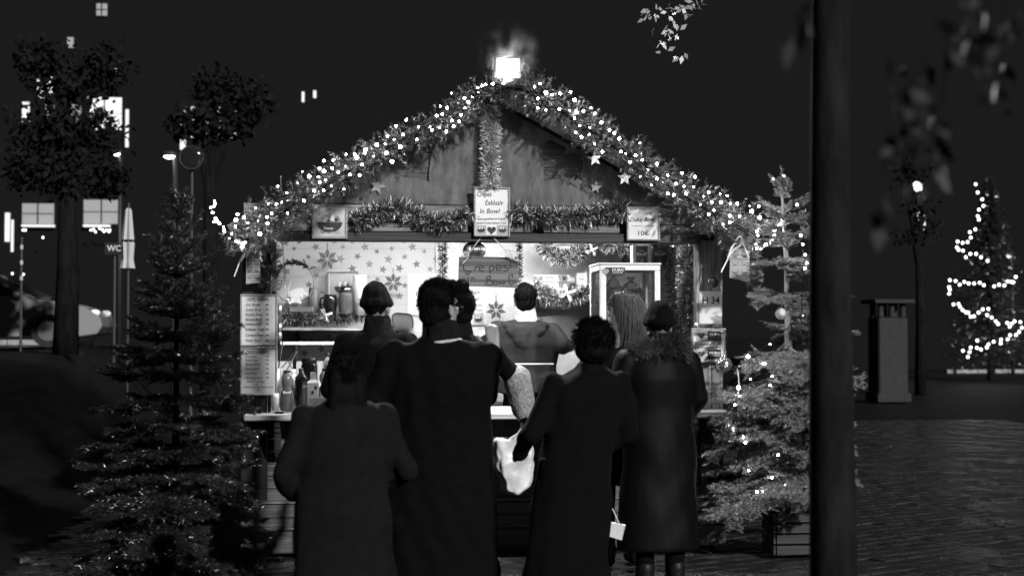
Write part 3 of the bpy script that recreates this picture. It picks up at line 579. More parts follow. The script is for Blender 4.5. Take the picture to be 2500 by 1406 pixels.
rect_sign('sign', 'framed Dubai Schokolade price sign under the H 34 notice', 'sign', 1688, 801, 1772, 884, -.04, 4, [('Bruchschokolade 10€', 1697, 1760, 842, 6), ('Tafel Schokolade 25 €', 1696, 1760, 851, 6, 0, .01), ('Hohe Tafel', 1696, 1726, 857, 4, .2)], ex4)
# narrow tags hanging from the eaves on ribbons
def tagsign(label, quad, Y, deco):
    T = thing('wooden_tag', PX(quad[2][0], quad[2][1], Y), label, 'sign')
    obj('panel', MB().prism([(PX(x, y, Y).x, PX(x, y, Y).z) for x, y in quad], Y, Y+.012), 'frame', T)
    cx = sum(q[0] for q in quad)/4; cy = sum(q[1] for q in quad)/4; w = abs(quad[1][0]-quad[0][0])
    mb = MB()
    for dy in deco:
        for s in (-1, 1):
            for k in range(2): mb = MB(); mb2 = stroke(curve_pts([PX(cx+s*w*(.08+.13*k), cy+dy-6+4*k, Y-.0015), PX(cx+s*w*(.2+.1*k), cy+dy+2, Y-.0015), PX(cx+s*w*(.4), cy+dy-3+5*k, Y-.0015)], 8), .004); mb.add(mb2.v, mb2.f); obj('ornament', mb, 'inkgrey', T)
    for k, e in enumerate([(-46, 70), (-30, 30), (22, 30), (10, -10), (-12, -14)]):
        a = PX(cx+4, quad[0][1]-4, Y-.02); b = PX(cx+e[0], quad[0][1]+e[1]*.9, Y-.03); mdl = (a+b)/2 + Vector((random.uniform(-.02, .02), 0, .05))
        obj('ribbon', MB().tube(curve_pts([a, mdl, b], 10), .005, 5), 'ribbon', T)
tagsign('narrow ornamented wooden tag hung by a ribbon over the price lists', [(601, 612), (635, 614), (635, 690), (601, 693)], -.12, (-25, -8, 10, 26))
tagsign('tilted pale tag hung in the fir bundle beside the spruce', [(1784, 602), (1830, 612), (1830, 690), (1782, 678)], -.30, (-20, 0, 20))
# paper stars on the gable
for i, (x, y, r, Y, m, l) in enumerate([(1452, 388, 19, -.19, 'paper', 'white paper star hanging just under the bright garland'), (1525, 435, 20, -.19, 'paper', 'white paper star nearest the Dubai Bowl sign'), (1454, 458, 17, -.002, 'starink', 'grey paper star on the gable between the two white stars and the tinsel'), (921, 456, 20, -.002, 'starink', 'grey paper star on the gable over the bowl picture')]):
    p = PX(x, y, Y); o = obj('paper_star', MB().prism(star_outline(p.x, p.z, r/ppm(x, Y), .12*(i-1)), Y-.006, Y), m); tag(o, l, 'star', 'paper stars')
# the stained wooden plank hanging in the hatch, hand-painted
PYY = -.02
T = thing('wooden_plank_sign', PX(1192, 700, PYY), 'stained wooden plank hand-lettered Crepes in Bowl hanging in the hatch', 'sign')
q = [(1121, 625), (1266, 629), (1264, 703), (1119, 698)]
obj('board', MB().prism([(PX(x, y, PYY).x, PX(x, y, PYY).z) for x, y in q], PYY, PYY+.018), 'signwood', T, bevel=.002)
def hand(strokes, w=.008):
    mb = MB()
    for s in strokes: m2 = stroke(curve_pts([PX(x, y, PYY-.002) for x, y in s], 5*len(s)), w); mb.add(m2.v, m2.f)
    return mb
def zz(pts): return [(1100+x*350/1968, 580+y*250/1406) for x, y in pts]
obj('lettering', hand([zz(s) for s in [
    [(290, 275), (220, 280), (180, 350), (180, 430), (220, 470), (290, 465)], [(340, 400), (335, 450)], [(335, 420), (370, 395), (385, 400)], [(395, 430), (455, 415), (440, 390), (400, 400), (395, 440), (425, 465), (465, 455)],
    [(530, 400), (545, 500)], [(530, 420), (565, 385), (595, 410), (575, 450), (540, 455)], [(625, 425), (690, 410), (670, 375), (630, 390), (625, 430), (655, 455), (700, 440)], [(770, 375), (735, 385), (745, 410), (790, 430), (770, 455), (725, 455)], [(820, 310), (825, 420)],
    [(200, 485), (235, 510), (270, 480)], [(240, 545), (245, 600)], [(290, 600), (292, 560), (320, 560), (330, 600)], [(490, 540), (500, 620), (470, 650)], [(490, 545), (540, 530), (545, 565), (505, 580), (575, 600), (565, 650), (500, 650)], [(610, 600), (590, 630), (625, 650), (650, 620), (615, 600)], [(670, 600), (680, 640), (710, 610), (730, 640), (750, 590)], [(800, 520), (815, 640), (880, 620)], [(805, 520), (850, 510), (840, 560)]]]), 'ink', T)
for a, b in (((1137, 628), (1185, 566)), ((1256, 632), (1206, 582))): obj('cord', MB().tube([PX(*a, PYY-.01), PX(*b, -.055)], .004, 5), 'wirelit', T)
for k in range(6): c = PX(1250, 630, PYY-.02); obj('bow', MB().tube(curve_pts([c, c+Vector((random.uniform(-.06, .06), -.01, random.uniform(-.02, .07))), c+Vector((random.uniform(-.09, .09), -.02, random.uniform(-.06, .08)))], 8), .003, 5), 'wirelit', T)
for k in range(4): c = PX(1134, 628, PYY-.02); obj('bow', MB().tube(curve_pts([c, c+Vector((random.uniform(-.04, .04), -.01, random.uniform(-.02, .04))), c+Vector((random.uniform(-.05, .05), -.02, random.uniform(-.05, .04)))], 8), .003, 5), 'wirelit', T)
# poster on the back wall
def ex5(T, Y): bowl_pic(T, Y, 1168, 778, 20, (1157, 769, 1181, 790)); poly(T, heartpts(1148, 778, 7), Y, 'picdark')
rect_sign('poster', 'unframed Exklusiv Bowl poster on the inner wall under the wooden plank', 'poster', 1122, 640, 1186, 793, BY-.05, 0, [('Exklusiv', 1133, 1172, 718, 12, .25), ('Bowl', 1143, 1170, 735, 12, .25), ('Vegan auf Wunsch', 1135, 1177, 747, 6, .25), ('geschnitten mit Topping', 1132, 1178, 759, 5, .25), ('in einer Essbaren Schale', 1131, 1180, 768, 5, .25)], ex5, 'paper', None, t=.003)
def ex6(T, Y): obj('lettering', lettering([('10€', 1016, 1040, 722, 10)], Y), 'ink', T)
rect_sign('poster', 'plain white sheet with a 10 euro price on the inner wall', 'poster', 995, 668, 1066, 770, BY-.02, 0, [], ex6, 'paper', None, t=.003)
rect_sign('menu_board', 'framed menu standing on the counter between two customers', 'menu', 1452, 905, 1512, 1003, -.15, 3, [('Banane Bowl', 1462, 1503, 921, 6, .3), ('Caramel Bowl', 1462, 1505, 931, 6, .3), ('Knack Bowl', 1464, 1503, 941, 7, .3), ('Käse Bowl', 1464, 1500, 953, 7, .3), ('Herzhafte Bowl', 1461, 1506, 963, 7, .3), ('Extra Toppings', 1470, 1506, 975, 5), ('Extra Toppings Beschwipst', 1462, 1507, 986, 4.5)])
rect_sign('notice', 'small white allergen notice on the counter before the bottles', 'notice', 750, 968, 806, 1003, -.2, 0, [('Ausführliche Liste', 756, 800, 977, 4.5), ('Allergene, Zusatz', 756, 800, 983, 4.5), ('und Farbstoffe', 763, 796, 989, 4.5)], None, 'paper', None)

# ================================================================== goods in the stall
def at(px, Y, z): p = PX(px, 800, Y); return Vector((p.x, Y, z))
def lathe_px(name, mat_, T, cx, Y, prof, n=18, smooth=True): # profile in picture pixels: (half width, py)
    k = ppm(cx, Y); x = PX(cx, prof[0][1], Y).x
    return obj(name, MB().lathe([(max(w/k, .0005), PX(cx, y, Y).z) for w, y in prof], (x, Y, 0), n), mat_, T, smooth=smooth)
def bottle(label, cx, Y, body, cap, labelbox=None, mat_='amber', capm='black', words=(), name='bottle', cat='bottle', lm='boxd', group='bottles on the counter'):
    k = body[-1][1]; T = thing(name, PX(cx, k, Y), label, cat, group)
    lathe_px('body', mat_, T, cx, Y, body[::-1]); lathe_px('cap', capm, T, cx, Y, cap[::-1], 14)
    if labelbox:
        x0, y0, x1, y1 = labelbox; r = max(w for w, _ in body)/ppm(cx, Y); a, b = PX(x0, y0, Y-r), PX(x1, y1, Y-r); xc = PX(cx, 900, Y).x
        mb = MB(); n = 8; rr = r*1.012; V = []
        for i in range(n+1):
            x = a.x+(b.x-a.x)*i/n; dx = max(-rr*.99, min(rr*.99, x-xc)); V += [(xc+dx, Y-math.sqrt(rr*rr-dx*dx), b.z), (xc+dx, Y-math.sqrt(rr*rr-dx*dx), a.z)]
        mb.add(V, [(2*i, 2*i+2, 2*i+3, 2*i+1) for i in range(n)]); obj('label', mb, lm, T)
        if words: obj('lettering', lettering(words, Y-rr-.001), 'white' if lm == 'boxd' else 'ink', T)
    return T
CY = .05; cb = PX(700, 1003, CY).y
bt = 1002
bottle('brown squeezy sauce bottle with a Biscoff label at the counter end', 701, CY-.1, [(7, 908), (13, 920), (14, 932), (11, 942), (9, 946), (15, 958), (17, 985), (17, 999), (14, bt)], [(8, 904), (8, 910)], (690, 952, 712, 998), 'amber', 'black', [('Biscoff', 691, 711, 960, 6, 0, .02)])
T = bottle('tall dark syrup bottle beside the brown sauce bottle', 735, CY, [(6, 905), (7, 912), (14, 921), (15, 928), (15, 990), (13, 993)], [(6, 899), (6, 906)], (738, 932, 749, 988), 'darkglass', 'black', [('JWO', 738, 749, 946, 6, .2)])
def carton(label, x0, x1, xs, y0, y1, y2, Y, m, words, group='bottles on the counter'):
    T = thing('carton', PX((x0+x1)/2, y2, Y), label, 'carton', group); a = PX(x0, y1, Y); b = PX(x1, y2, Y); top = PX(x0, y0, Y).z; w = b.x-a.x; cx = (a.x+b.x)/2; sh = xs/ppm(x0, Y)
    obj('body', MB().box(a.x, b.x, Y, Y+w, b.z, a.z), m, T, bevel=.002)
    V = [(a.x, Y, a.z), (b.x, Y, a.z), (b.x, Y+w, a.z), (a.x, Y+w, a.z), (cx-sh, Y+w*.35, top-.05), (cx+sh, Y+w*.35, top-.05), (cx+sh, Y+w*.65, top-.05), (cx-sh, Y+w*.65, top-.05)]
    obj('shoulder', MB().add(V, [(0, 1, 5, 4), (1, 2, 6, 5), (2, 3, 7, 6), (3, 0, 4, 7), (4, 5, 6, 7), (3, 2, 1, 0)]), m, T)
    obj('spout', MB().box(cx-sh, cx+sh, Y+w*.36, Y+w*.64, top-.05, top), m, T, bevel=.002); obj('lettering', lettering(words, Y-.0015), 'ink', T)
    poly(T, [(x0+9, y1+22), (x0+14, y1+18), (x0+17, y1+25), (x0+11, y1+30)], Y, 'picdark'); poly(T, [(x1-11, y1+8), (x1-5, y1+8), (x1-5, y1+17), (x1-11, y1+17)], Y, 'ink')
    return T
carton('white drink carton with sloped shoulders on the counter', 750, 778, 7, 909, 934, 994, CY+.02, 'box', [])
bottle('round honey coloured bottle half hidden by a head', 793, CY+.05, [(7, 905), (13, 915), (14, 925), (9, 938), (14, 946), (15, 951), (15, 990), (13, 994)], [(7, 899), (7, 906)], (780, 952, 806, 968), 'honey', 'black', [('EL', 793, 797, 964, 7)], lm='box')
bottle('clear plastic bottle behind the jars', 800, CY+.5, [(5, 868), (7, 874), (12, 885), (13, 895), (13, 985), (12, 988)], [(5, 862), (5, 869)], None, 'glass', 'black')
bottle('dark jar with a wide lid behind the carton', 755, CY+.4, [(17, 885), (20, 893), (20, 980), (18, 985)], [(19, 874), (19, 886)], None, 'darkglass', 'black', name='jar', cat='jar')
bottle('spread jar with a nutella label on the counter', 898, CY, [(9, 961), (11, 966), (13, 972), (13, 996), (11, 1002)], [(10, 949), (10, 960)], (887, 975, 910, 999), 'choc', 'white', [('nutella', 889, 909, 985, 6, 0, .01)], lm='box', name='jar', cat='jar')
bottle('spread jar with a dark lid at the far counter end', 1690, CY+.1, [(14, 930), (17, 940), (17, 1000), (15, 1003)], [(15, 918), (15, 930)], (1678, 950, 1705, 962), 'choc', 'white', [('nutella', 1680, 1704, 959, 6)], lm='box', name='jar', cat='jar')
bottle('pale squeezy bottle behind the brown sauce bottle', 716, CY+.1, [(6, 912), (12, 925), (13, 940), (13, 990), (11, 994)], [(6, 901), (6, 913)], None, 'box', 'white')
T = thing('blender_jug', at(902, .35, CZ), 'tapered glass jug standing behind the spread jar', 'jug'); lathe_px('bowl', 'glass', T, 902, .35, [(8, 958), (10, 950), (13, 940), (14, 932)], 18); lathe_px('rim', 'chrome', T, 902, .35, [(15, 931), (15, 925), (14, 924)], 18); lathe_px('lid', 'paper2', T, 902, .35, [(14, 922), (20, 885), (24, 872), (24, 866), (10, 864)], 18); lathe_px('foot', 'black', T, 902, .35, [(16, 992), (16, 972), (9, 960)], 14)
# utensil pot: spatulas and sticks
T = thing('utensil_pot', at(676, .3, CZ), 'metal pot of spatulas and sticks beside the price lists', 'utensil pot'); lathe_px('pot', 'metal', T, 676, .3, [(16, 990), (18, 900), (17, 899)], 16)
for a, b, r in (((680, 900), (690, 832), .006), ((686, 900), (706, 876), .005), ((668, 900), (660, 850), .006), ((700, 905), (724, 858), .008), ((676, 900), (672, 842), .004)): obj('handle', MB().tube([PX(*a, .3), PX(*b, .34)], r, 6), random.choice(['black', 'frame', 'metal']), T)
T = thing('whisk', at(715, .42, CZ), 'black kitchen whisk standing behind the bottles', 'whisk'); obj('handle', MB().tube([PX(718, 990, .42), PX(720, 860, .42)], .012, 8), 'black', T)
for k in range(5): a = 2*math.pi*k/5; c = PX(712, 880, .42); obj('wire', MB().tube(curve_pts([PX(718, 905, .42), c+Vector((.03*math.cos(a), .03*math.sin(a), 0)), PX(716, 862, .42)], 10), .003, 4), 'black', T)
T = thing('cup_stack', at(672, -.1, CZ), 'stack of paper cups at the counter end under the price lists', 'cups'); lathe_px('cups', 'box', T, 672, -.1, [(8, 1002), (10, 970), (9, 960)], 16); obj('lid', MB().lathe([(.03, 0), (.03, .015)], at(683, -.18, CZ)), 'black', T)

# shelf with the deer
def on1(px, Y=1.56): return at(px, Y, SH1)
T = thing('deer_figure', on1(725), 'white cut-out deer standing on a log slice', 'figurine')
dp = [(694, 683), (699, 700), (703, 702), (708, 690), (712, 682), (709, 694), (704, 706), (707, 712), (722, 704), (738, 702), (744, 712), (752, 716), (757, 725), (748, 720), (740, 716), (738, 728), (737, 745), (732, 746), (732, 724), (716, 722), (714, 745), (708, 745), (707, 728), (700, 718), (696, 704)]
obj('body', MB().prism([(PX(x, y, 1.55).x, PX(x, y, 1.55).z) for x, y in dp], 1.55, 1.57), 'white', T); 
obj('antler', MB().tube(curve_pts([PX(697, 690, 1.56), PX(693, 684, 1.56), PX(695, 678, 1.56)], 5), .004, 5), 'white', T)
T = thing('log_candle_holder', on1(735), 'flat wooden log holder with a white tealight box on the shelf', 'candle holder'); a, b = PX(704, 748, 1.5), PX(765, 764, 1.5); obj('log', MB().box(a.x, b.x, 1.48, 1.62, b.z, a.z), 'plank', T, bevel=.008)
a, b = PX(709, 722, 1.5), PX(734, 741, 1.5); obj('tealight', MB().box(a.x, b.x, 1.49, 1.54, b.z, a.z), 'white', T, bevel=.003)
V, F = needle_tris([on1(740, 1.5)+Vector((random.uniform(-.05, .1), 0, .05)) for _ in range(14)], RNG.normal(0, 1, (14, 3))*[1, .3, .5], np.full(14, .08), 30, .02, .003); obj('greenery', tris('greenery', V, F, 'fir'), 'fir', T)
T = thing('mug', on1(768), 'tall clay mug on the shelf beside the deer', 'mug'); lathe_px('body', 'clay', T, 768, 1.6, [(14, 765), (16, 740), (14, 704), (13, 702)]); obj('handle', MB().tube(curve_pts([PX(780, 712, 1.6), PX(792, 716, 1.6), PX(793, 738, 1.6), PX(781, 746, 1.6)], 12), .008, 6), 'clay', T)
T = thing('mug', on1(806), 'dark speckled mug on the shelf below the framed bowl picture', 'mug'); lathe_px('body', 'darkglass', T, 806, 1.52, [(15, 768), (17, 740), (16, 720), (15, 719)]); obj('handle', MB().tube(curve_pts([PX(794, 726, 1.52), PX(783, 730, 1.52), PX(783, 750, 1.52), PX(793, 754, 1.52)], 12), .008, 6), 'darkglass', T)
bottle('glass biscuit jar with a shiny lid on the shelf', 845, 1.5, [(15, 712), (18, 720), (18, 765), (16, 769)], [(18, 702), (18, 712)], None, 'jar', 'chrome', name='jar', cat='jar', group=None)
T = thing('white_tumbler', on1(879), 'tall white paper tumbler at the shelf end', 'tumbler'); lathe_px('body', 'white', T, 879, 1.5, [(15, 770), (18, 674), (17, 671)])
poly(T, [(878+9*math.cos(t), 728+7*math.sin(t)) for t in np.linspace(0, math.pi, 8)], 1.4, 'starink')
def ex7(T, Y): bowl_pic(T, Y, 838, 700, 44, (805, 668, 867, 726))
rect_sign('picture', 'framed bowl picture leaning on the shelf behind the jars', 'picture', 798, 662, 874, 732, 1.70, 5, [], ex7)
T = thing('ribbon_bow', PX(795, 770, 1.32), 'satin bow on the tinsel under the shelf jars', 'bow', 'satin bows')
def bow(T, cx, cy, Y, s, n=4):
    for k in range(n):
        a = k*2*math.pi/n+.4; c = PX(cx, cy, Y); u = Vector((math.cos(a), 0, math.sin(a))); v = Vector((-math.sin(a), 0, math.cos(a)))
        obj('loop', MB().add([c-v*.1*s, c+v*.1*s, c+u*s*.6+v*s*.26+Vector((0, -.02, 0)), c+u*s+v*s*.12, c+u*s-v*s*.2, c+u*s*.6-v*s*.2+Vector((0, -.02, 0))], [(0, 5, 4, 3, 2, 1)]), 'ribbon', T)
    obj('knot', MB().ball(PX(cx, cy, Y-.015), .012), 'ribbon', T)
bow(T, 795, 770, 1.33, .058)
T = thing('ribbon_bow', PX(1390, 715, 1.32), 'large satin bow on the lower tinsel by the glass case', 'bow', 'satin bows'); bow(T, 1385, 715, 1.34, .075)
T = thing('ribbon_bow', PX(1445, 612, 1.32), 'satin bow on the upper tinsel by the Biscoff boxes', 'bow', 'satin bows'); bow(T, 1446, 610, 1.34, .055)
T = thing('ribbon_bow', PX(1665, 640, .4), 'pale bow on the silver tinsel beside the hatch', 'bow', 'satin bows'); bow(T, 1662, 640, .36, .06)
# straw stars
def straw_star(label, cx, cy, r, Y, n=7):
    T = thing('straw_star', PX(cx, cy+r, Y), label, 'star ornament', 'hanging straw stars'); k = ppm(cx, Y); c = PX(cx, cy, Y)
    for i in range(n):
        a = 2*math.pi*i/n; u = Vector((math.sin(a), 0, math.cos(a))); v = Vector((u.z, 0, -u.x)); L_ = r/k
        for s, m_ in ((1, 'straw'), (.8, 'clay'), (.72, 'straw')):
            mb = MB(); q = [c+u*L_*.08, c+u*L_*.55*s+v*L_*.23*s, c+u*L_*s, c+u*L_*.55*s-v*L_*.23*s]; d = Vector((0, -.004*(2-s), 0)); mb.add([w+d for w in q]+[w+d+Vector((0, .003, 0)) for w in q], [(0, 1, 2, 3), (7, 6, 5, 4), (0, 4, 5, 1), (1, 5, 6, 2), (2, 6, 7, 3), (3, 7, 4, 0)]); obj('petal', mb, m_, T)
    obj('thread', MB().tube([PX(cx, cy-r, Y), PX(cx, cy-r-12, Y)], .003, 5), 'wire', T)
    return T
straw_star('dark straw star hanging above the framed inner bowl picture', 799, 633, 27, 1.62, 7); straw_star('straw star hanging beside the white tumbler', 960, 690, 24, 1.62); straw_star('straw star hanging beside the seller\'s head', 1211, 757, 25, 1.62)
# ring wreath and hanging wire baskets
T = thing('ring_wreath', PX(720, 760, 1.45), 'thin ring wreath with a dark fir sprig over the deer', 'wreath'); c = PX(718, 690, 1.5); rr = 48/ppm(718, 1.5)
obj('ring', MB().tube([c+Vector((rr*math.cos(t), 0, rr*math.sin(t))) for t in np.linspace(0, 2*math.pi, 40)], .004, 6), 'metal', T)
tt = RNG.uniform(.7, 3.3, 46); V, F = needle_tris(np.array([[c.x+rr*math.cos(t), c.y-.01, c.z+rr*math.sin(t)] for t in tt]), np.array([[-math.sin(t), -.2, math.cos(t)] for t in tt])+RNG.normal(0, .5, (46, 3)), np.full(46, .06), 40, .03, .004); obj('sprig', tris('sprig', V, F, 'firdark'), 'firdark', T)
def basket(label, cx, cy, w, Y):
    T = thing('wire_basket', PX(cx, cy+w*.8, Y), label, 'basket', 'hanging wire baskets'); k = ppm(cx, Y); c = PX(cx, cy, Y); r = w/k
    for i in range(7): a = i/7*math.pi/2; obj('hoop', MB().tube([c+Vector((r*math.cos(a)*math.cos(t), r*math.cos(a)*math.sin(t)*.8, -r*math.sin(a)*.9)) for t in np.linspace(0, 2*math.pi, 20)], .004, 5), 'wicker', T)
    for i in range(8): t = 2*math.pi*i/8; obj('rib', MB().tube([c+Vector((r*math.cos(a)*math.cos(t), r*math.cos(a)*math.sin(t)*.8, -r*math.sin(a)*.9)) for a in np.linspace(0, 1.5, 7)], .003, 5), 'wicker', T)
    obj('chain', MB().tube([c+Vector((r*.9, 0, 0)), c+Vector((r*.7, 0, .55))], .004, 5), 'metal', T); return T
basket('upper hanging wire basket behind the post', 666, 610, 26, .5); basket('lower hanging wire basket behind the post', 668, 685, 28, .5)
T = thing('bauble_cluster', PX(700, 755, 1.1), 'two small white baubles hanging by the wire baskets', 'baubles'); obj('bauble', MB().ball(PX(703, 732, 1.1), .011), 'white', T, smooth=True); obj('bauble', MB().ball(PX(707, 740, 1.1), .011), 'white', T, smooth=True); obj('cord', MB().tube([PX(703, 730, 1.1), PX(690, 600, 1.1)], .002, 4), 'wire', T)
T = thing('spoon_rack', PX(685, 800, .6), 'row of pale scoops hanging beside the price lists', 'utensils')
for y in (757, 800, 820): obj('scoop', MB().ball(PX(682, y, .5), (.022, .012, .035)), 'metal', T, smooth=True)
obj('rail', MB().tube([PX(684, 750, .52), PX(684, 835, .52)], .004, 5), 'metal', T)
# biscuit boxes, Biscoff boxes, ornament ball
def box_sign(label, x0, y0, x1, y1, Y, d, m, words, ink='ink', extra=None, name='carton_box', cat='box', group='boxes of biscuits'):
    a, b = PX(x0, y0, Y), PX(x1, y1, Y); T = thing(name, ((a.x+b.x)/2, Y, b.z), label, cat, group); obj('body', MB().box(a.x, b.x, Y, Y+d, b.z, a.z), m, T, bevel=.002)
    if words: obj('lettering', lettering(words, Y-.0015), ink, T)
    if extra: extra(T, Y)
    return T
def ex8(T, Y, y): 
    for x, r in ((1320, 6), (1308, 5)): poly(T, [(x+r*math.cos(t), y+r*math.sin(t)) for t in np.linspace(0, 6.28, 12)[:-1]], Y, 'picmid')
    poly(T, [(1362, y-7), (1384, y-8), (1388, y), (1384, y+8), (1366, y+7)], Y, 'picmid'); poly(T, [(1372, y-4), (1382, y-4), (1382, y+5), (1374, y+5)], Y, 'picdark', dy=.002)
box_sign('upper long white Giotto biscuit box on the inner shelf', 1303, 671, 1391, 687, 1.5, .12, 'box', [('Giotto', 1331, 1354, 680, 7)], extra=lambda T, Y: ex8(T, Y, 679))
box_sign('lower long white Giotto biscuit box on the inner shelf', 1292, 688, 1378, 716, 1.48, .14, 'box', [('Giotto', 1320, 1343, 698, 7)], extra=lambda T, Y: ex8(T, Y, 696))
box_sign('small upright white packet beside the glass case', 1408, 666, 1432, 716, 1.52, .08, 'box', [('Kinder', 1413, 1424, 674, 4), ('Riegel', 1413, 1426, 683, 6)])
box_sign('carton on the top inner shelf half hidden by the rail', 1346, 560, 1406, 598, 1.55, .1, 'picbg', [('0 7', 1350, 1400, 596, 6)], 'white')
def ex9(x): return lambda T, Y: (poly(T, [(x, 601), (x+28, 601), (x+28, 645), (x, 645)], Y, 'boxd', dy=.0004), poly(T, [(x+8, 644), (x+14, 632), (x+18, 633), (x+17, 644)], Y, 'picmid', dy=.002), obj('lettering', lettering([('Biscoff', x+2, x+26, 624, 9, 0, .02), ('lotus', x+9, x+19, 614, 4)], Y-.0025), 'white', T))
box_sign('white and dark Biscoff box on the glass case', 1545, 599, 1590, 645, .34, .1, 'box', [], extra=ex9(1553))
box_sign('shaded Biscoff box on the glass case beside the tinsel', 1594, 601, 1626, 648, .36, .1, 'boxd', [], extra=ex9(1597))
T = thing('ribbed_bauble', PX(1158, 625, -.01), 'ribbed silver bauble resting on the wooden plank sign', 'bauble'); c = PX(1158, 612, .06); r = 27/ppm(1158, .06); mb = MB(); n = 56; V = []
for i in range(13):
    a = math.pi*i/12
    for j in range(n): rr = r*(1+.05*(1 if j % 2 else -1))*max(math.sin(a), .02); t = 2*math.pi*j/n; V.append(c+Vector((rr*math.cos(t), rr*math.sin(t), r*.86*math.cos(a))))
mb.add(V, [(i*n+j, i*n+(j+1) % n, (i+1)*n+(j+1) % n, (i+1)*n+j) for i in range(12) for j in range(n)]); obj('ball', mb, 'ball', T)
obj('hook', MB().tube([c+Vector((0, 0, r*.8)), c+Vector((0, 0, .3))], .003, 5), 'wire', T)
# glass display case with chocolate bags
DC = thing('display_case', at(1530, .5, CZ), 'white framed glass display case with a Dubai chocolate sticker', 'display case'); d0, d1 = .1, .56
ca_, cb_ = PX(1466, 646, d0), PX(1612, 646, d0); zt, zb = ca_.z, CZ+.004; w_ = .042
def fr(x0, x1, y0, y1, z0, z1): obj('frame_bar', MB().box(x0, x1, y0, y1, z0, z1), 'white', DC, bevel=.003)
for x in (ca_.x, cb_.x-w_):
    for y in (d0, d1-w_): fr(x, x+w_, y, y+w_, zb+w_, zt-w_)
for z in (zb, zt-w_):
    for y in (d0, d1-w_): fr(ca_.x, cb_.x, y, y+w_, z+.0005, z+w_-.0005)
    for x in (ca_.x+.0004, cb_.x-w_-.0004): fr(x, x+w_, d0+w_, d1-w_, z+.001, z+w_-.001)
obj('top', MB().box(ca_.x-.008, cb_.x+.008, d0-.01, d1+.005, zt+.001, zt+.014), 'white', DC, bevel=.003)
obj('pane', MB().box(ca_.x+w_, cb_.x-w_, d0+.02, d0+.024, zb+w_, zt-w_), 'glass', DC); obj('pane', MB().box(ca_.x+.018, ca_.x+.022, d0+w_, d1-w_, zb+w_, zt-w_), 'glass', DC); obj('pane', MB().box(cb_.x-.022, cb_.x-.018, d0+w_, d1-w_, zb+w_, zt-w_), 'glass', DC)
zs = PX(1540, 741, d0).z; obj('shelf', MB().box(ca_.x+.03, cb_.x-.03, d0+.03, d1-.03, zs-.006, zs), 'metal', DC)
stk = obj('sticker', MB().box(PX(1466+10, 0, d0).x, PX(1524, 0, d0).x, d0-.004, d0-.002, PX(1500, 673, d0).z, PX(1500, 653, d0).z), 'ink', DC)
obj('lettering', lettering([('DUBAI', 1495, 1522, 662, 7), ('SCHOKOLADE', 1496, 1520, 667, 3)], d0-.0045), 'white', stk); obj('print', MB().prism([(PX(x, y, d0).x, PX(x, y, d0).z) for x, y in heartpts(1478, 663, 9)], d0-.0055, d0-.0042), 'picmid', stk)
for i, (x, w, h, l) in enumerate(((1497, 26, 40, 'clear bag of dark chocolate on the case shelf, beside the case corner'), (1540, 34, 34, 'larger clear bag of dark chocolate in the middle of the case shelf'))):
    p = PX(x, 741, d0+.2); k = ppm(x, .3); T = thing('chocolate_bag', p, l, 'chocolate bag', 'bags of chocolate'); obj('chocolate', MB().box(p.x-w/k*.8, p.x+w/k*.8, d0+.12, d0+.26, zs+.004, zs+h/k), 'choc', T, bevel=.02)
    mb = MB().lathe([(w/k*.95, .0), (w/k*1.0, h/k*.7), (w/k*.5, h/k*1.4), (w/k*.12, h/k*1.6), (w/k*.3, h/k*1.9)], (p.x, d0+.19, zs+.003), 14, 1, .55); obj('wrap', mb, 'glass', T)
# notices behind the case, a mirror strip by the hatch
rect_sign('notice', 'pale strip of notices on the inner side of the hatch', 'notice', 1661, 675, 1676, 780, .5, 0, [], None, 'paper', None, t=.004)
# baubles in the eaves
T = thing('bauble', PX(1740, 705, -.12), 'dark glossy bauble hanging above the H 34 notice', 'bauble', 'glass baubles'); obj('ball', MB().ball(PX(1740, 690, -.09), 14/ppm(1740, -.09), 20, 14), 'balld', T, smooth=True); obj('hook', MB().tube([PX(1740, 680, -.12), PX(1743, 640, -.12)], .002, 4), 'wire', T)
T = thing('bauble', PX(1332, 560, -.09), 'dark glossy bauble in the header tinsel', 'bauble', 'glass baubles'); obj('ball', MB().ball(PX(1332, 548, -.09), 14/ppm(1332, -.09), 20, 14), 'balld', T, smooth=True); obj('hook', MB().tube([PX(1332, 536, -.09), PX(1334, 522, -.07)], .002, 4), 'wire', T)
T = thing('metal_chair_back', PX(985, 800, 1.35), 'rounded metal tray standing behind the man with glasses', 'tray'); a = PX(985, 790, 1.4); kk = ppm(985, 1.4)
pp = [PX(960, 800, 1.4), PX(960, 768, 1.4), PX(990, 766, 1.4), PX(1003, 770, 1.4), PX(1008, 782, 1.4), PX(1008, 800, 1.4)]; T.name = 'serving_tray'
obj('rim', MB().tube(curve_pts(pp, 24), .006, 6), 'chrome', T); obj('plate', MB().prism([(p.x, p.z) for p in curve_pts(pp, 12)], 1.405, 1.41), 'metal', T)
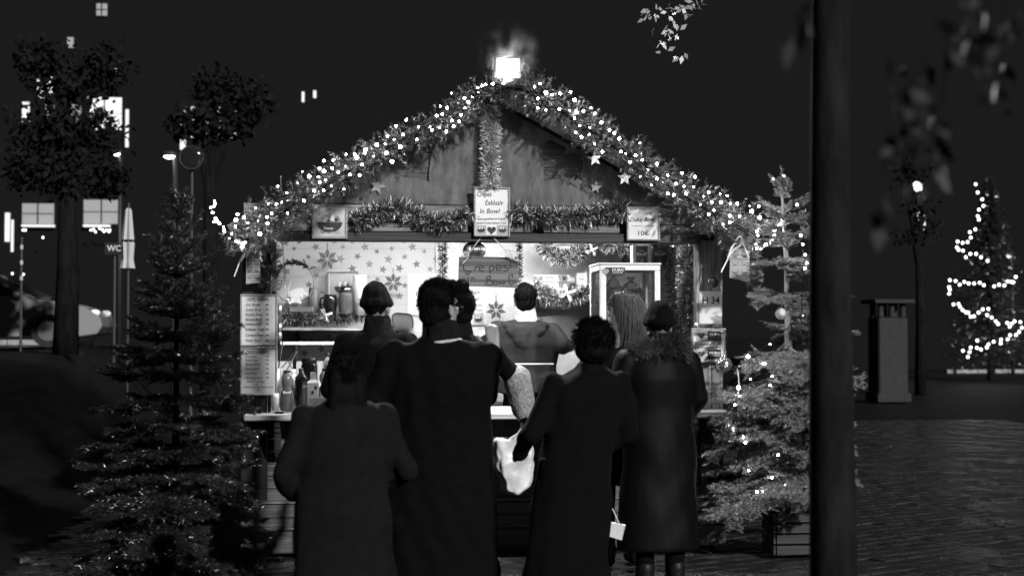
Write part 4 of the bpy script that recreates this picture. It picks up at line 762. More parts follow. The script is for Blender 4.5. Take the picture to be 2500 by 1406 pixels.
# ================================================================== people
def capsule(mb, a, b, r0, r1, n=12):
    a, b = Vector(a), Vector(b); d = b-a; L_ = d.length; d = d.normalized() if L_ > 1e-6 else Vector((0, 0, 1))
    pts = [a - d*r0*.98, a - d*r0*.8, a - d*r0*.45, a, b, b + d*r1*.45, b + d*r1*.8, b + d*r1*.98]; mb.tube(pts, [r0*.15, r0*.6, r0*.89, r0, r1, r1*.89, r1*.6, r1*.15], n)
def loft(mb, rings, o, R3, n=20):                          # (z, rx, ry, cx, cy) rings in the person's frame
    vs = [o + R3 @ Vector((cx + rx*math.cos(t), cy + ry*math.sin(t), z)) for z, rx, ry, cx, cy in rings for t in (2*math.pi*j/n for j in range(n))]
    k = len(rings); fs = [(i*n+j, i*n+(j+1) % n, (i+1)*n+(j+1) % n, (i+1)*n+j) for i in range(k-1) for j in range(n)]
    mb.add(vs, fs + [tuple(range(n))[::-1], tuple((k-1)*n+j for j in range(n))])
def ell(mb, o, R3, c, r, n=16, m=10):
    q = MB().ball((0, 0, 0), r, n, m); mb.add([o + R3 @ (Vector(c) + Vector(v)) for v in q.v], q.f)
def fuse(name, mb, m, parent, voxel=.012, it=5, fac=.5, disp=None):
    me = bpy.data.meshes.new(name); me.from_pydata(mb.v, [], mb.f)
    bm = bmesh.new(); bm.from_mesh(me); bmesh.ops.recalc_face_normals(bm, faces=bm.faces); bm.to_mesh(me); bm.free()
    mods = [('REMESH', dict(mode='VOXEL', voxel_size=voxel))] + ([('SMOOTH', dict(factor=fac, iterations=it))] if it else [])
    me = evalmesh(me, mods, name)
    if disp:                                               # cloth folds: push vertices along their normals
        amp, f = disp; V = np.empty(len(me.vertices)*3, np.float32); me.vertices.foreach_get('co', V); V = V.reshape(-1, 3); Nn = np.empty(len(V)*3, np.float32); me.vertex_normals.foreach_get('vector', Nn); Nn = Nn.reshape(-1, 3)
        ph = RNG.random((5, 4))*6; h = sum(np.sin(V@(RNG.normal(0, 1, 3)*[1, 1, .45])*f*(1+.5*k)+ph[k, 0]+1.5*np.sin(V[:, 2]*f*.4+ph[k, 1]))/(1+k*.6) for k in range(5)); V += Nn*(h*amp)[:, None]; me.vertices.foreach_set('co', V.ravel()); me.update()
    me.shade_smooth(); me.materials.clear(); return obj(name, me, m, parent)
def add_hand(mb, wrist, d, nrm, curl=.5, side=1):          # palm, four bent fingers, thumb from the side of the palm
    d = d.normalized(); nrm = (nrm - d*nrm.dot(d)).normalized(); sx = d.cross(nrm)*side
    for k in (-1.1, -.35, .35, 1.1): capsule(mb, wrist + sx*k*.014, wrist + d*.085 + sx*k*.021, .016, .0125, 8)
    for k, ln in zip((-1.5, -.5, .5, 1.5), (.062, .078, .084, .074)):
        p = wrist + d*.088 + sx*k*.0195; a = 0; dd = d
        for s_, f in ((.46, .35), (.32, .6), (.26, .5)):
            a += curl*f*1.5; dd = d*math.cos(a) + nrm*math.sin(a); q = p + dd*ln*s_; capsule(mb, p, q, .0092, .0083, 8); p = q
    p = wrist + d*.025 + sx*.026; dd = (d*.75 + sx*.75 + nrm*.25).normalized()
    for ln, tw in ((.042, 0), (.032, .35), (.024, .3)):
        dd = (dd + (d*.6 + nrm*.5 - sx*.3)*tw).normalized(); q = p + dd*ln; capsule(mb, p, q, .0115, .0095, 8); p = q
def strands(base, R3, o, n, fn, m, parent, w=.004, name='hair_strands'):  # thin ribbons of hair along fn(u, v)
    V = []; F = []
    for k in range(n):
        pts = fn(random.random(), random.random()); sx = (R3 @ Vector((1, 0, 0)))*w*random.uniform(.5, 1.2)
        b = len(V)
        for i, p in enumerate(pts): e = sx*(1 - .75*i/(len(pts)-1)); q = o + R3 @ p; V += [tuple(q-e), tuple(q+e)]
        F += [(b+2*i, b+2*i+1, b+2*i+3, b+2*i+2) for i in range(len(pts)-1)]
    me = tris(name, V, F, m); return obj(name, me, m, parent)
def person(label, px, top, Y, base=0., heading=0., turn=0., H=None, wide=1., coat='coat', hem=.42, hair='short', hairm='hair', armR=None, armL=None, lean=(0, 0), fine=.009, hood=None, collar=None, folds=(.006, 16), group='customers queuing at the stall', hatm='coat'):
    x = PX(px, top, Y).x; zt = PX(px, top, Y).z
    extra = {'short': .012, 'bun': .10, 'long': .015, 'curly': .03, 'beanie': .03, 'hood': .035}[hair]
    H = zt - base - extra; s = H/1.75; o = Vector((x, Y, base)); R3 = Matrix.Rotation(heading, 3, 'Z'); lx, ly = lean
    # the head stays where the picture puts it; the feet step out from under a lean
    o = o - R3 @ Vector((lx, ly, 0)); T = thing('person', o, label, 'person', group)
    def P(v): return o + R3 @ (Vector(v)*s)
    body = MB(); hc = Vector((lx/s, ly/s, 1.625)); Rh = R3 @ Matrix.Rotation(turn, 3, 'Z'); ho = P(hc)
    def E_(c, r): ell(body, ho, Rh, [q*s for q in c], tuple(q*s for q in r))
    E_((0, -.012, .03), (.074, .093, .095)); E_((0, .03, -.045), (.058, .062, .075)); E_((0, .062, -.095), (.026, .022, .02)); E_((0, .07, .035), (.05, .018, .014))
    E_((.03, .075, -.015), (.022, .014, .018)); E_((-.03, .075, -.015), (.022, .014, .018)); E_((0, .085, -.06), (.022, .008, .005)); E_((0, .083, -.07), (.02, .008, .005))
    capsule(body, ho+Rh@Vector((0, .083*s, .018*s)), ho+Rh@Vector((0, .103*s, -.022*s)), .008*s, .013*s, 8)
    for e in (-1, 1): E_((e*.078, -.005, -.012), (.008, .02, .032))
    cx, cy = lx/s, ly/s
    capsule(body, P((cx*.9, cy*.9-.005, 1.42)), P((cx, cy, 1.56)), .062*s, .054*s); loft(body, [(z*s, rx*s, ry*s, lx*f, ly*f) for z, rx, ry, f in ((.86, .13, .09, .25), (1.0, .13, .09, .4), (1.15, .12, .08, .6), (1.35, .15, .09, .8), (1.43, .12, .07, .9))], o, R3)
    ct = MB(); hz = hem*1.75
    wz = wide; rings = [(hz, .235*wz, .175), (hz+.15, .225*wz, .17), (1.0, .20*wz, .15), (1.12, .195*wz, .145), (1.3, .218*wz, .155), (1.4, .195*wz, .135), (1.46, .135*wz, .105), (1.50, .082, .082), (1.535, .078, .078)]
    if collar: rings = rings[:-2] + [(1.49, .075, .075)]
    loft(ct, [(z*s, rx*s, ry*s, lx*max(0, (z-.6))/1.0, ly*max(0, (z-.6))/1.0) for z, rx, ry in rings], o, R3, 24)
    for side, arm in ((1, armR), (-1, armL)):
        sh = P((side*.178*wide+cx*.85, cy*.85, 1.405)); arm = arm or {}
        el = PX(*arm['el']) if 'el' in arm else P((side*.275*wide+cx*.5, -.02, 1.12)); wr = PX(*arm['wr']) if 'wr' in arm else P((side*.205*wide, .16, 1.0))
        k = arm.get('r', 1.0)*s; capsule(ct, sh, el, .073*k, .06*k); capsule(ct, el, wr, .06*k, .047*k)
        capsule(body, sh, el, .04*s, .035*s); d = (wr-el).normalized(); capsule(body, el, wr + d*.02, .033*s, .025*s); hd = arm.get('dir'); hd = Vector(hd) if hd else d
        if 'el' in arm: add_hand(body, wr + d*.025, hd, Vector(arm.get('nrm', (0, 0, -1))), arm.get('curl', .5), side)
        else: capsule(body, wr, wr + d*.05, .026, .02)
    for e in (-1, 1): capsule(body, P((e*.09, 0, .86)), P((e*.1, .01, .5)), .06*s, .045*s); capsule(body, P((e*.1, .01, .5)), P((e*.1, -.02, .1)), .042*s, .032*s)
    fuse('body', body, 'skin', T, fine, 3); fuse('coat', ct, coat, T, .014, 5, .5, folds)
    tr = MB(); loft(tr, [(z*s, rx*s, ry*s, 0, 0) for z, rx, ry in ((.78, .16, .12), (.86, .17, .125), (1.0, .165, .12))], o, R3)
    for e in (-1, 1): capsule(tr, P((e*.088, 0, .84)), P((e*.1, .01, .5)), .088*s, .068*s); capsule(tr, P((e*.1, .01, .5)), P((e*.1, -.02, .1)), .068*s, .06*s)
    fuse('trousers', tr, 'trousers', T, .018, 4, .5, (.004, 20))
    for e in (-1, 1):
        b = MB(); capsule(b, P((e*.1, -.03, .075)), P((e*.1, -.03, .14)), .055*s, .06*s); capsule(b, P((e*.1, -.05, .048)), P((e*.115, .13, .042)), .045*s, .038*s); fuse('boot', b, 'shoe', T, .012, 4)
    for e in (-1, 1): obj('eye', MB().ball(ho+Rh@Vector((e*.031*s, .083*s, .0)), .011*s, 10, 8), 'eye', T, smooth=True)
    h = MB()
    def Hh(c, r): ell(h, ho, Rh, [q*s for q in c], tuple(q*s for q in r))
    if hair in ('short', 'bun', 'long', 'curly'):
        Hh((0, -.026, .046), (.083, .095, .092)); Hh((0, -.04, -.01), (.076, .075, .085))
        if hair == 'bun': Hh((0, -.06, .15), (.045, .045, .04))
        if hair == 'short':
            Hh((.02, .05, .11), (.05, .035, .03)); Hh((-.02, .045, .115), (.045, .035, .03))
            for k in range(46):
                a, b = random.uniform(0, 6.28), random.uniform(.0, 1.3); n = Vector((math.sin(b)*math.cos(a), math.sin(b)*math.sin(a), math.cos(b))); p = ho + Rh @ (Vector((n.x*.08, n.y*.092-.024, n.z*.088+.046))*s); capsule(h, p, p + Rh @ (n+Vector((random.uniform(-.6, .6), .4, .1)))*.014*s, .012*s, .006*s, 6)
        if hair == 'curly': Hh((0, -.028, .035), (.112, .118, .108)); Hh((0, -.04, -.03), (.115, .1, .08))
        fz = []; kr = {'short': (.082, .095, .092, .012, .35), 'bun': (.083, .096, .093, .012, .5), 'long': (.084, .097, .094, .02, .3), 'curly': (.11, .114, .106, .02, .8)}[hair]
        for k in range(1500 if hair == 'curly' else 900):
            a, b = random.uniform(0, 6.28), math.acos(random.uniform(-.6, 1)); n = Vector((math.sin(b)*math.cos(a), math.sin(b)*math.sin(a), math.cos(b)))
            if n.y > .45 and n.z < .62: continue
            fz.append((ho + Rh @ (Vector((n.x*kr[0], n.y*kr[1]-.027, n.z*kr[2]+.042))*s*.98), Rh @ (n*kr[4] + Vector((0, 0, -.8 if n.z < .6 else 0)) + Vector((random.gauss(0, .4), random.gauss(0, .4)+(.5 if hair == 'short' else 0), random.gauss(0, .4))))))
        V, F = needle_tris(np.array([f[0][:] for f in fz]), np.array([f[1][:] for f in fz]), np.full(len(fz), kr[3]), 5, .022, .0028, flat=0, fwd=2.0); obj('hair_strands', tris('hair_strands', V, F, hairm), hairm, T)
        if hair == 'long':
            for e in (-1, 0, 1): capsule(h, ho+Rh@(Vector((e*.05, -.06, .0))*s), ho+Rh@(Vector((e*.075, -.085, -.27))*s), .05*s, .035*s)
        fuse('hair', h, hairm, T, .009, 3, .4, (.0025, 60))
    elif hair == 'beanie':
        Hh((0, -.02, .045), (.09, .104, .1)); Hh((0, -.03, .075), (.08, .094, .09)); [capsule(h, ho+Rh@(Vector((.092*math.cos(t), -.02+.106*math.sin(t), .012))*s), ho+Rh@(Vector((.092*math.cos(t), -.02+.106*math.sin(t), .04))*s), .011*s, .011*s, 6) for t in np.linspace(0, 6.2, 26)]; fuse('beanie', h, hatm, T, .012, 4, .5, (.002, 50))
    elif hair == 'hood':
        Hh((0, -.045, .03), (.108, .115, .125)); Hh((0, -.06, -.08), (.11, .1, .1)); fuse('hood', h, coat, T, .014, 4, .5, (.005, 22))
    if collar: c = MB(); loft(c, [(z*s, r*s, r*s, lx*.95, ly*.95) for z, r in ((1.44, .1), (1.49, .09), (1.55, .081), (1.578, .072))], o, R3, 20); fuse('scarf', c, collar, T, .008, 3, .4, (.004, 40))
    T['s'] = s; return T, ho, Rh, s, o, R3, P
# man with glasses, nearest the middle, head turned to the right
A, ho, Rh, s, o, R3, P = person('tall short-haired man with glasses and a dark coat, back turned, in the middle', 1074, 682, -3.2, turn=R(-38), heading=R(-6), wide=1.2, hem=.2, collar='coat2', armR={'el': (1185, 960, -3.0), 'wr': (1206, 866, -2.75), 'dir': (-.12, .15, 1), 'nrm': (.15, 1, -.1), 'curl': .55}, fine=.0075)
obj('collar_edge', MB().tube([P((.098*math.cos(t)*1.0, -.004+.098*math.sin(t), 1.468+.012*math.cos(t))) for t in np.linspace(math.pi*.95, math.pi*2.1, 22)], .0075, 6), 'knit', A)
G_ = thing('glasses', ho, 'dark framed glasses worn by the man in the middle', 'glasses')
for e in (-1, 1):
    c = ho + Rh @ (Vector((e*.033, .1, .003))*s); obj('lens_rim', MB().tube([c + Rh @ Vector((.025*math.cos(t), 0, .019*math.sin(t))) for t in np.linspace(0, 2*math.pi, 18)], .0025, 5), 'black', G_)
    obj('temple', MB().tube([ho + Rh @ (Vector((e*.058, .1, .008))*s), ho + Rh @ (Vector((e*.08, .02, .008))*s), ho + Rh @ (Vector((e*.082, -.02, -.01))*s)], .0025, 5), 'black', G_)
obj('bridge', MB().tube([ho + Rh @ (Vector((-.01, .103, .006))*s), ho + Rh @ (Vector((.01, .103, .006))*s)], .0025, 5), 'black', G_)
HB, *_ = person('person with hair bun behind the man with glasses, arm hanging with a white bag', 1117, 668, -1.25, heading=R(10), turn=R(15), hair='bun', coat='coat', hem=.2, collar='coat2', armR={'el': (1262, 925, -1.15), 'wr': (1281, 1015, -1.1), 'dir': (.05, 0, -1), 'nrm': (-1, 0, 0), 'curl': .9, 'r': 1.05}, fine=.0075)
mb = MB(); capsule(mb, PX(1262, 925, -1.15), PX(1279, 1000, -1.105), .093, .077); fuse('plush_cuff', mb, 'plush', HB, .010, 3, .5, (.002, 60))
B, *_ = person('blurred-looking person in a dark beanie at the counter, left of the man with glasses', 922, 690, -.75, heading=R(-20), turn=R(-10), hair='beanie', wide=1.1, hem=.2, collar='coat2')
B['label'] = 'person in a dark beanie at the counter before the straw star'
person('short dark-haired person in a long charcoal coat in front of the counter bottles', 842, 850, -3.7, heading=R(12), hair='long', coat='coat2', hem=.2, wide=1.2, folds=(.01, 11))
person('woman with round curly hair and a black coat in front of the framed counter menu', 1445, 776, -2.6, heading=R(12), hair='curly', lean=(.17, .05), wide=1.12, hem=.12, coat='coat')
E_, ho, Rh, s, o, R3, P = person('person in a black quilted jacket with fur collar, elbow out, by the glass case', 1607, 735, -1.5, heading=R(8), hair='beanie', coat='puffer', wide=1.15, hem=.14, collar='coat2', armR={'el': (1704, 972, -1.45), 'wr': (1650, 1040, -1.25), 'dir': (-1, .3, -.1), 'nrm': (0, 0, -1), 'r': 1.15}, folds=(.005, 11))
fur = []
for k in range(900):
    t = random.uniform(-.3, 3.45); c = Vector((.155*math.cos(t), -.02-.13*math.sin(t), 1.47+.05*math.sin(t)+random.gauss(0, .03))); n = Vector((math.cos(t), -math.sin(t), random.uniform(-1.2, .3)))
    fur.append((P(c), (R3 @ n)))
V, F = needle_tris(np.array([f[0][:] for f in fur]), np.array([f[1][:] for f in fur]), np.full(len(fur), .045), 8, .035, .003, flat=.0, fwd=2.2); obj('fur_collar', tris('fur_collar', V, F, 'hairb'), 'hairb', E_)
Fw, ho, Rh, s, o, R3, P = person('woman with long brown hair leaning in front of the display case', 1512, 708, -.62, heading=R(12), turn=R(8), hair='long', hairm='hairb', wide=.95, hem=.3)
def lock(u, v):
    a = (u-.5)*2.6; st = Vector((.085*math.sin(a), -.025-.095*math.cos(a), .06+.05*v)); out = []
    wv = random.uniform(0, 6); L_ = random.uniform(.2, .36)
    for i in range(9): f = i/8; out.append((st + Vector((math.sin(a)*.05*f+.014*math.sin(wv+f*7)+.06*f, -.035*math.sin(f*3)*math.cos(a)+.012*math.cos(wv+f*6)-.015, -L_*f + .035*math.sin(f*3.1))))*s)
    return out
strands(None, Rh, ho, 620, lock, 'hairb', Fw, .0045)
# the seller, back turned, inside the stall
Gs, ho, Rh, s, o, R3, P = person('seller in a dark hooded sweatshirt with a pale neck cloth, back turned inside the stall', 1282, 693, 1.08, base=FL, heading=R(-4), turn=R(0), coat='hoodie', wide=1.22, hem=.52, collar='knit', armR={'el': (1372, 842, 1.0), 'wr': (1388, 843, 1.12), 'dir': (1, .35, 0), 'nrm': (0, 0, -1), 'curl': .4}, fine=.0075, folds=(.008, 13), group='people inside the stall')
h = MB(); 
ring = [P((.165*math.cos(t), -.03-.105*math.sin(t), 1.44-.03*max(0, math.sin(t))**2)) for t in np.linspace(-.1, math.pi+.1, 17)]
for p, q in zip(ring[:-1], ring[1:]): capsule(h, p, q, .03*s, .03*s)
for z, w, d in ((1.395, .16, .05), (1.37, .14, .055), (1.33, .11, .055), (1.29, .08, .05), (1.25, .05, .04)): ell(h, o, R3, Vector((0, -.115, z))*s, (w*s, d*s, .045*s))
fuse('hood', h, 'hoodie', Gs, .010, 4, .5, (.006, 24))
obj('apron_string', MB().box(P((-.17, 0, 0)).x, P((.2, 0, 0)).x, P((0, -.17, 0)).y, P((0, -.165, 0)).y, PX(1240, 889, 1.0).z, PX(1240, 886, 1.0).z), 'white', Gs)
obj('buckle', MB().box(PX(1239, 0, .9).x, PX(1251, 0, .9).x, .885, .895, PX(1240, 900, .89).z, PX(1240, 891, .89).z), 'white', Gs)
# bags
def bagmesh(outline, Y, d, n=10):
    k = len(outline); mb = MB(); V = []
    for j in range(n+1):
        f = j/n*2-1; sc = 1-.28*abs(f)**2.2
        cx = sum(p[0] for p in outline)/k; cy = min(p[1] for p in outline)
        for x, y in outline: q = PX(cx+(x-cx)*sc, y, Y); V.append((q.x, Y+f*d, q.z))
    mb.add(V, [(j*k+i, j*k+(i+1) % k, (j+1)*k+(i+1) % k, (j+1)*k+i) for j in range(n) for i in range(k)] + [tuple(range(k))[::-1], tuple(n*k+i for i in range(k))]); return mb
def dense(o_, n=6): return [(a[0]+(b[0]-a[0])*i/n, a[1]+(b[1]-a[1])*i/n) for a, b in zip(o_, o_[1:]+o_[:1]) for i in range(n)]
T = thing('plastic_bag', PX(1260, 1200, -1.05), 'crumpled white plastic bag hanging between the man with glasses and the curly-haired woman', 'bag')
fuse('bag', bagmesh(dense([(1272, 1042), (1288, 1040), (1300, 1075), (1304, 1130), (1290, 1185), (1262, 1203), (1228, 1196), (1214, 1150), (1204, 1095), (1206, 1068), (1240, 1072), (1262, 1058)]), -1.05, .09), 'bag', T, .012, 3, .5, (.009, 22))
obj('handle', MB().tube(curve_pts([PX(1272, 1046, -1.06), PX(1278, 1012, -1.06), PX(1288, 1044, -1.06)], 10), .006, 6), 'bag', T)
T = thing('tote_bag', PX(1490, 1035, -1.3), 'grey cloth shoulder bag against the quilted jacket', 'bag'); fuse('bag', bagmesh(dense([(1494, 955), (1520, 950), (1525, 1030), (1474, 1034), (1478, 990)]), -1.3, .05), 'plush', T, .012, 3, .5, (.004, 30)); obj('strap', MB().tube(curve_pts([PX(1500, 956, -1.33), PX(1545, 880, -1.42), PX(1570, 862, -1.5)], 8), .008, 6), 'coat2', T)
T = thing('paper_bag', PX(1500, 1312, -1.9), 'pale paper shopping bag held low beside the quilted jacket', 'bag'); mb = bagmesh(dense([(1478, 1272), (1527, 1280), (1518, 1315), (1474, 1305)], 3), -1.9, .05); obj('bag', mb, 'kraft', T); obj('handle', MB().tube(curve_pts([PX(1484, 1276, -1.9), PX(1490, 1235, -1.9), PX(1512, 1278, -1.9)], 10), .004, 5), 'kraft', T)
# ================================================================== fir trees beside the stall
def fir_tree(label, base, top, Rb, zmin, nwh, per, m, bark, tr=.03, up=(.9, -.12), nn=46, nl=.024, bend=None, shape=.85, skip=None, sub=1.0, extra=()):
    base = Vector(base); top = Vector(top); H = top.z-base.z; T = thing('fir_tree', base, label, 'tree', 'fir trees beside the stall')
    axis = curve_pts(bend or [base, (base+top)/2, top], 24)
    def ax(z): f = min(23.999, max(0, (z-base.z)/H*24)); i = int(f); return axis[i].lerp(axis[i+1], f-i)
    obj('trunk', MB().tube(axis, [tr*(1-.9*i/24)+.004 for i in range(25)], 9), bark, T, smooth=True)
    st, di, ln = [], [], []; wood_ = MB(); tips = []
    for w in list(range(nwh)) + list(extra):
        f = (w+random.uniform(-.2, .2))/(nwh-1); z = base.z + zmin + (H-zmin)*min(.985, max(0, f)**.92)
        n = per if f < .85 else 4; a0 = random.uniform(0, 6.28)
        for k in range(n):
            a = a0 + 2*math.pi*k/n + random.gauss(0, .18); q = (z-base.z)/H; L_ = (Rb*(1-q)**shape + .09)*random.uniform(.72, 1.12)
            el = up[1] + (up[0]-up[1])*q**2 + random.gauss(0, .1); p0 = ax(z); d0 = Vector((math.cos(a)*math.cos(el), math.sin(a)*math.cos(el), math.sin(el)))
            if skip and skip(p0 + d0*L_): continue
            pts = [p0 + d0*L_*t + Vector((0, 0, -.16*L_*t*t + .14*L_*t**3)) for t in (0, .2, .4, .6, .8, 1)]
            wood_.tube(pts, [.009*(.5+L_), .007*(.5+L_), .006*(.5+L_), .005*(.5+L_), .0035, .0015], 5, cap=False); tips.append(pts[-1])
            sd = d0.cross(Vector((0, 0, 1))).normalized(); nst = max(3, int(L_/.055))
            for j in range(nst):
                t = .18+.82*(j+random.random()*.6)/nst; i = min(4, int(t*5)); p = pts[i].lerp(pts[i+1], t*5-i); dd = (pts[i+1]-pts[i]).normalized()
                for s_ in (-1, 1):
                    l2 = L_*.46*(1-t*.72)*random.uniform(.7, 1.15)+.035; d2 = (dd*.75 + sd*s_*.75 + Vector((0, 0, random.gauss(-.03, .14)))).normalized(); st.append(p[:]); di.append(d2[:]); ln.append(l2)
                    if l2 > .13*sub:
                        for u in (.4, .62, .82):
                            for s3 in (-1, 1): d3 = (d2*.8 + dd*.25*s3 + d2.cross(Vector((0, 0, 1)))*s3*.6 + Vector((0, 0, random.gauss(0, .15)))).normalized(); st.append((p+d2*l2*u)[:]); di.append(d3[:]); ln.append(l2*.42*random.uniform(.7, 1.1))
                st.append(p[:]); di.append(dd[:]); ln.append(L_/nst*1.2)
            st.append(pts[-1][:]); di.append((pts[-1]-pts[-2])[:]); ln.append(.05)
    st.append(top[:]); di.append((0, 0, 1)); ln.append(.14)
    V, F = needle_tris(st, di, ln, nn, nl, .0042, flat=.35, fwd=.7); obj('crown', tris('crown', V, F, m), m, T); obj('branches', wood_, bark, T)
    return T, tips, ax
lb = PX(432, 800, -.85); lt = PX(432, 505, -.85)
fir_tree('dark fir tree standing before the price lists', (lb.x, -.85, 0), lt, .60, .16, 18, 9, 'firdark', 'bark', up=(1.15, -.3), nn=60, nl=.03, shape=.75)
rb = PX(1928, 800, -.35); rt = PX(1908, 455, -.35)
def topx(p): q = _cr.transposed() @ (p-CAM); return 1250+FPX*q.x/-q.z, 703-FPX*q.y/-q.z
def sk(p):
    x, y = topx(p)
    if x > 2075: return True
    if y < 840: return x < 1838 or random.random() < .45
    if y < 1000: return x < 1768 or random.random() < .25
    return x < 1708
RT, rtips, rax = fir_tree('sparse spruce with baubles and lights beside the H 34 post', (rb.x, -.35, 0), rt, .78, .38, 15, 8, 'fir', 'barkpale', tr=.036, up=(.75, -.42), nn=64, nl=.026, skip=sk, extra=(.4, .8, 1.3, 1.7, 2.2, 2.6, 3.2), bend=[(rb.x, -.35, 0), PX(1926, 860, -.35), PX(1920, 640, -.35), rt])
def bauble(label, x, y, r, Y, m):
    p = PX(x, y, Y); k = ppm(x, Y); T = thing('bauble', p-Vector((0, 0, r/k)), label, 'bauble', 'baubles on the spruce'); obj('ball', MB().ball(p, r/k, 24, 16), m, T, smooth=True); obj('cap', MB().lathe([(.008, 0), (.008, .014)], p+Vector((0, 0, r/k-.004)), 10), 'chrome', T); obj('hook', MB().tube([p+Vector((0, 0, r/k+.008)), p+Vector((.004, .02, r/k+.05))], .0015, 4), 'wire', T)
bauble('large satin bauble in front of the Dubai Schokolade sign corner', 1768, 890, 20, -.42, 'ball'); bauble('glittering bauble near the spruce trunk', 1907, 766, 14, -.75, 'ballm'); bauble('pale bauble low on the lit spruce branches', 1785, 1048, 17, -.62, 'ball')
string('lights scattered through the spruce', [PX(x, y, -.8+random.uniform(-.15, .1)) for x, y in [(1888, 437), (1914, 430), (1946, 500), (1900, 550), (1955, 575), (1960, 597), (1966, 622), (1970, 642), (1965, 655), (1960, 770), (1880, 840), (1826, 870), (1866, 890), (1885, 918), (1880, 940), (1832, 925), (1820, 1080), (1815, 1066), (1828, 1148), (1900, 1110), (1848, 1200), (1862, 1198), (1885, 1165), (1918, 1183), (1794, 988), (1805, 966), (1803, 946)]], small=.6)
T = thing('pale_cable', PX(1803, 1010, -.7), 'pale lamp cable hanging down through the spruce branches', 'cable'); obj('cable', MB().tube(curve_pts([PX(1800, 900, -.72), PX(1804, 930, -.72), PX(1801, 970, -.72), PX(1803, 1015, -.7)], 14), .005, 6), 'wirelit', T)
T = thing('pale_cable', PX(1820, 1255, -.6), 'looped pale cable under the lowest spruce branches', 'cable'); obj('cable', MB().tube(curve_pts([PX(1885, 1220, -.6), PX(1862, 1218, -.6), PX(1840, 1236, -.6), PX(1822, 1256, -.6), PX(1818, 1248, -.6), PX(1835, 1230, -.6)], 20), .006, 6), 'wirelit', T)
T = thing('wooden_planter', (rb.x, -.35, 0), 'slatted wooden box holding the spruce trunk', 'planter')
for i in range(4):
    for s_ in (-1, 1): obj('slat', MB().box(rb.x-.15, rb.x+.15, -.35+s_*.14-.01, -.35+s_*.14+.01, .03+.075*i, .095+.075*i), 'darkwood', T, bevel=.004)
    for s_ in (-1, 1): obj('slat', MB().box(rb.x+s_*.16-.01, rb.x+s_*.16+.01, -.49, -.21, .03+.075*i, .095+.075*i), 'darkwood', T, bevel=.004)

# ================================================================== broad-leaved trees
def leaf_mesh(centres, size, m, hang=0., name='crown'):
    C = np.asarray(centres, float); n = len(C); d = RNG.normal(0, 1, (n, 3)); d[:, 2] -= hang*2; d /= np.linalg.norm(d, axis=1, keepdims=True); q = np.cross(d, RNG.normal(0, 1, (n, 3))); q /= np.linalg.norm(q, axis=1, keepdims=True); nn = np.cross(d, q)
    L_ = (size*(.7+.6*RNG.random(n)))[:, None]; V = np.stack([C, C+d*L_*.45+q*L_*.28+nn*L_*.06, C+d*L_, C+d*L_*.45-q*L_*.28+nn*L_*.06], 1).reshape(-1, 3)
    return tris(name, V, np.arange(4*n).reshape(-1, 4), m)
def blob_pts(c, r, n, hollow=.3):
    p = RNG.normal(0, 1, (n, 3)); p /= np.linalg.norm(p, axis=1, keepdims=True); p *= (hollow+(1-hollow)*RNG.random((n, 1))**.5); cl = RNG.integers(0, max(2, n//28), n); off = RNG.normal(0, .22, (max(2, n//28), 3)); p = p*.72+off[cl]; return np.array(c)+p*np.array(r)
TY = -5.28; tx = PX(2032, 800, TY); FT = thing('street_tree', (tx.x, TY, 0), 'dark tree trunk in the foreground with leaves hanging over the square', 'tree', 'broad-leaved trees')
mb = MB(); mb.tube(curve_pts([(tx.x+.02, TY, -.05), (tx.x, TY, .6), (tx.x-.005, TY, 2.0), (tx.x+.02, TY+.02, 3.6), (tx.x+.05, TY, 5.5)], 30), [.145-.045*min(1, i/6)-.0018*i for i in range(31)], 14); obj('trunk', mb, 'barkfg', FT, smooth=True)
shade_c = (.62, -6.7, 4.05); lf = PX(2330, 240, -4.4); c4 = PX(1650, 40, -1.1)  # first point: unseen bough and leaf cluster added to shade the dark fir
br = MB()
for e, z0 in ((shade_c, 3.7), ((tx.x+1.9, TY-.6, 6.6), 5.2), (tuple(lf + Vector((0, 0, .7))), 3.9), (tuple(c4 + Vector((0, -.1, .35))), 4.4), ((tx.x-.8, TY+.7, 6.2), 5.0), ((tx.x+.5, TY-.8, 6.5), 5.2)): a = Vector((tx.x+.02, TY+.01, z0)); b = Vector(e); br.tube(curve_pts([a, a.lerp(b, .5)+Vector((0, 0, .22)), b], 10), [.06-.005*i for i in range(11)], 7)
obj('branches', br, 'bark', FT, smooth=True)
cen = np.concatenate([blob_pts(shade_c, (.85, .8, .7), 900), blob_pts((tx.x, TY, 6.4), (1.9, 1.8, 1.2), 1500), blob_pts((tx.x+1.9, TY-.6, 7.0), (1.0, 1.0, .8), 500)]); obj('crown', leaf_mesh(cen, .11, 'leaf'), 'leaf', FT)
low = [PX(x+random.gauss(0, 14), y+random.gauss(0, 24), -7.6+random.uniform(-.3, .3))[:] for x, y in [(2210, 230), (2240, 300), (2260, 200), (2330, 100), (2345, 90), (2395, 170), (2420, 190), (2415, 60), (2450, 110), (2310, 300), (2230, 260), (2290, 330), (2200, 380), (2280, 420), (2150, 500), (1960, 60), (1930, 100), (2470, 80), (2380, 30), (2185, 330), (2270, 260), (2440, 240)] for _ in range(5)]
tw = MB()
for x, y in ((2215, 380), (2250, 430), (2300, 330), (2340, 140), (2400, 200), (2440, 240), (1945, 100), (2160, 500)): tw.tube(curve_pts([PX(x-40, -330, -7.6), PX(x+15, -100, -7.6), PX(x, y, -7.6)], 10), .0025, 5)
obj('twigs', tw, 'barkfg', FT)
obj('hanging_leaves', leaf_mesh(low, .042, 'leaf', .8), 'leaf', FT)
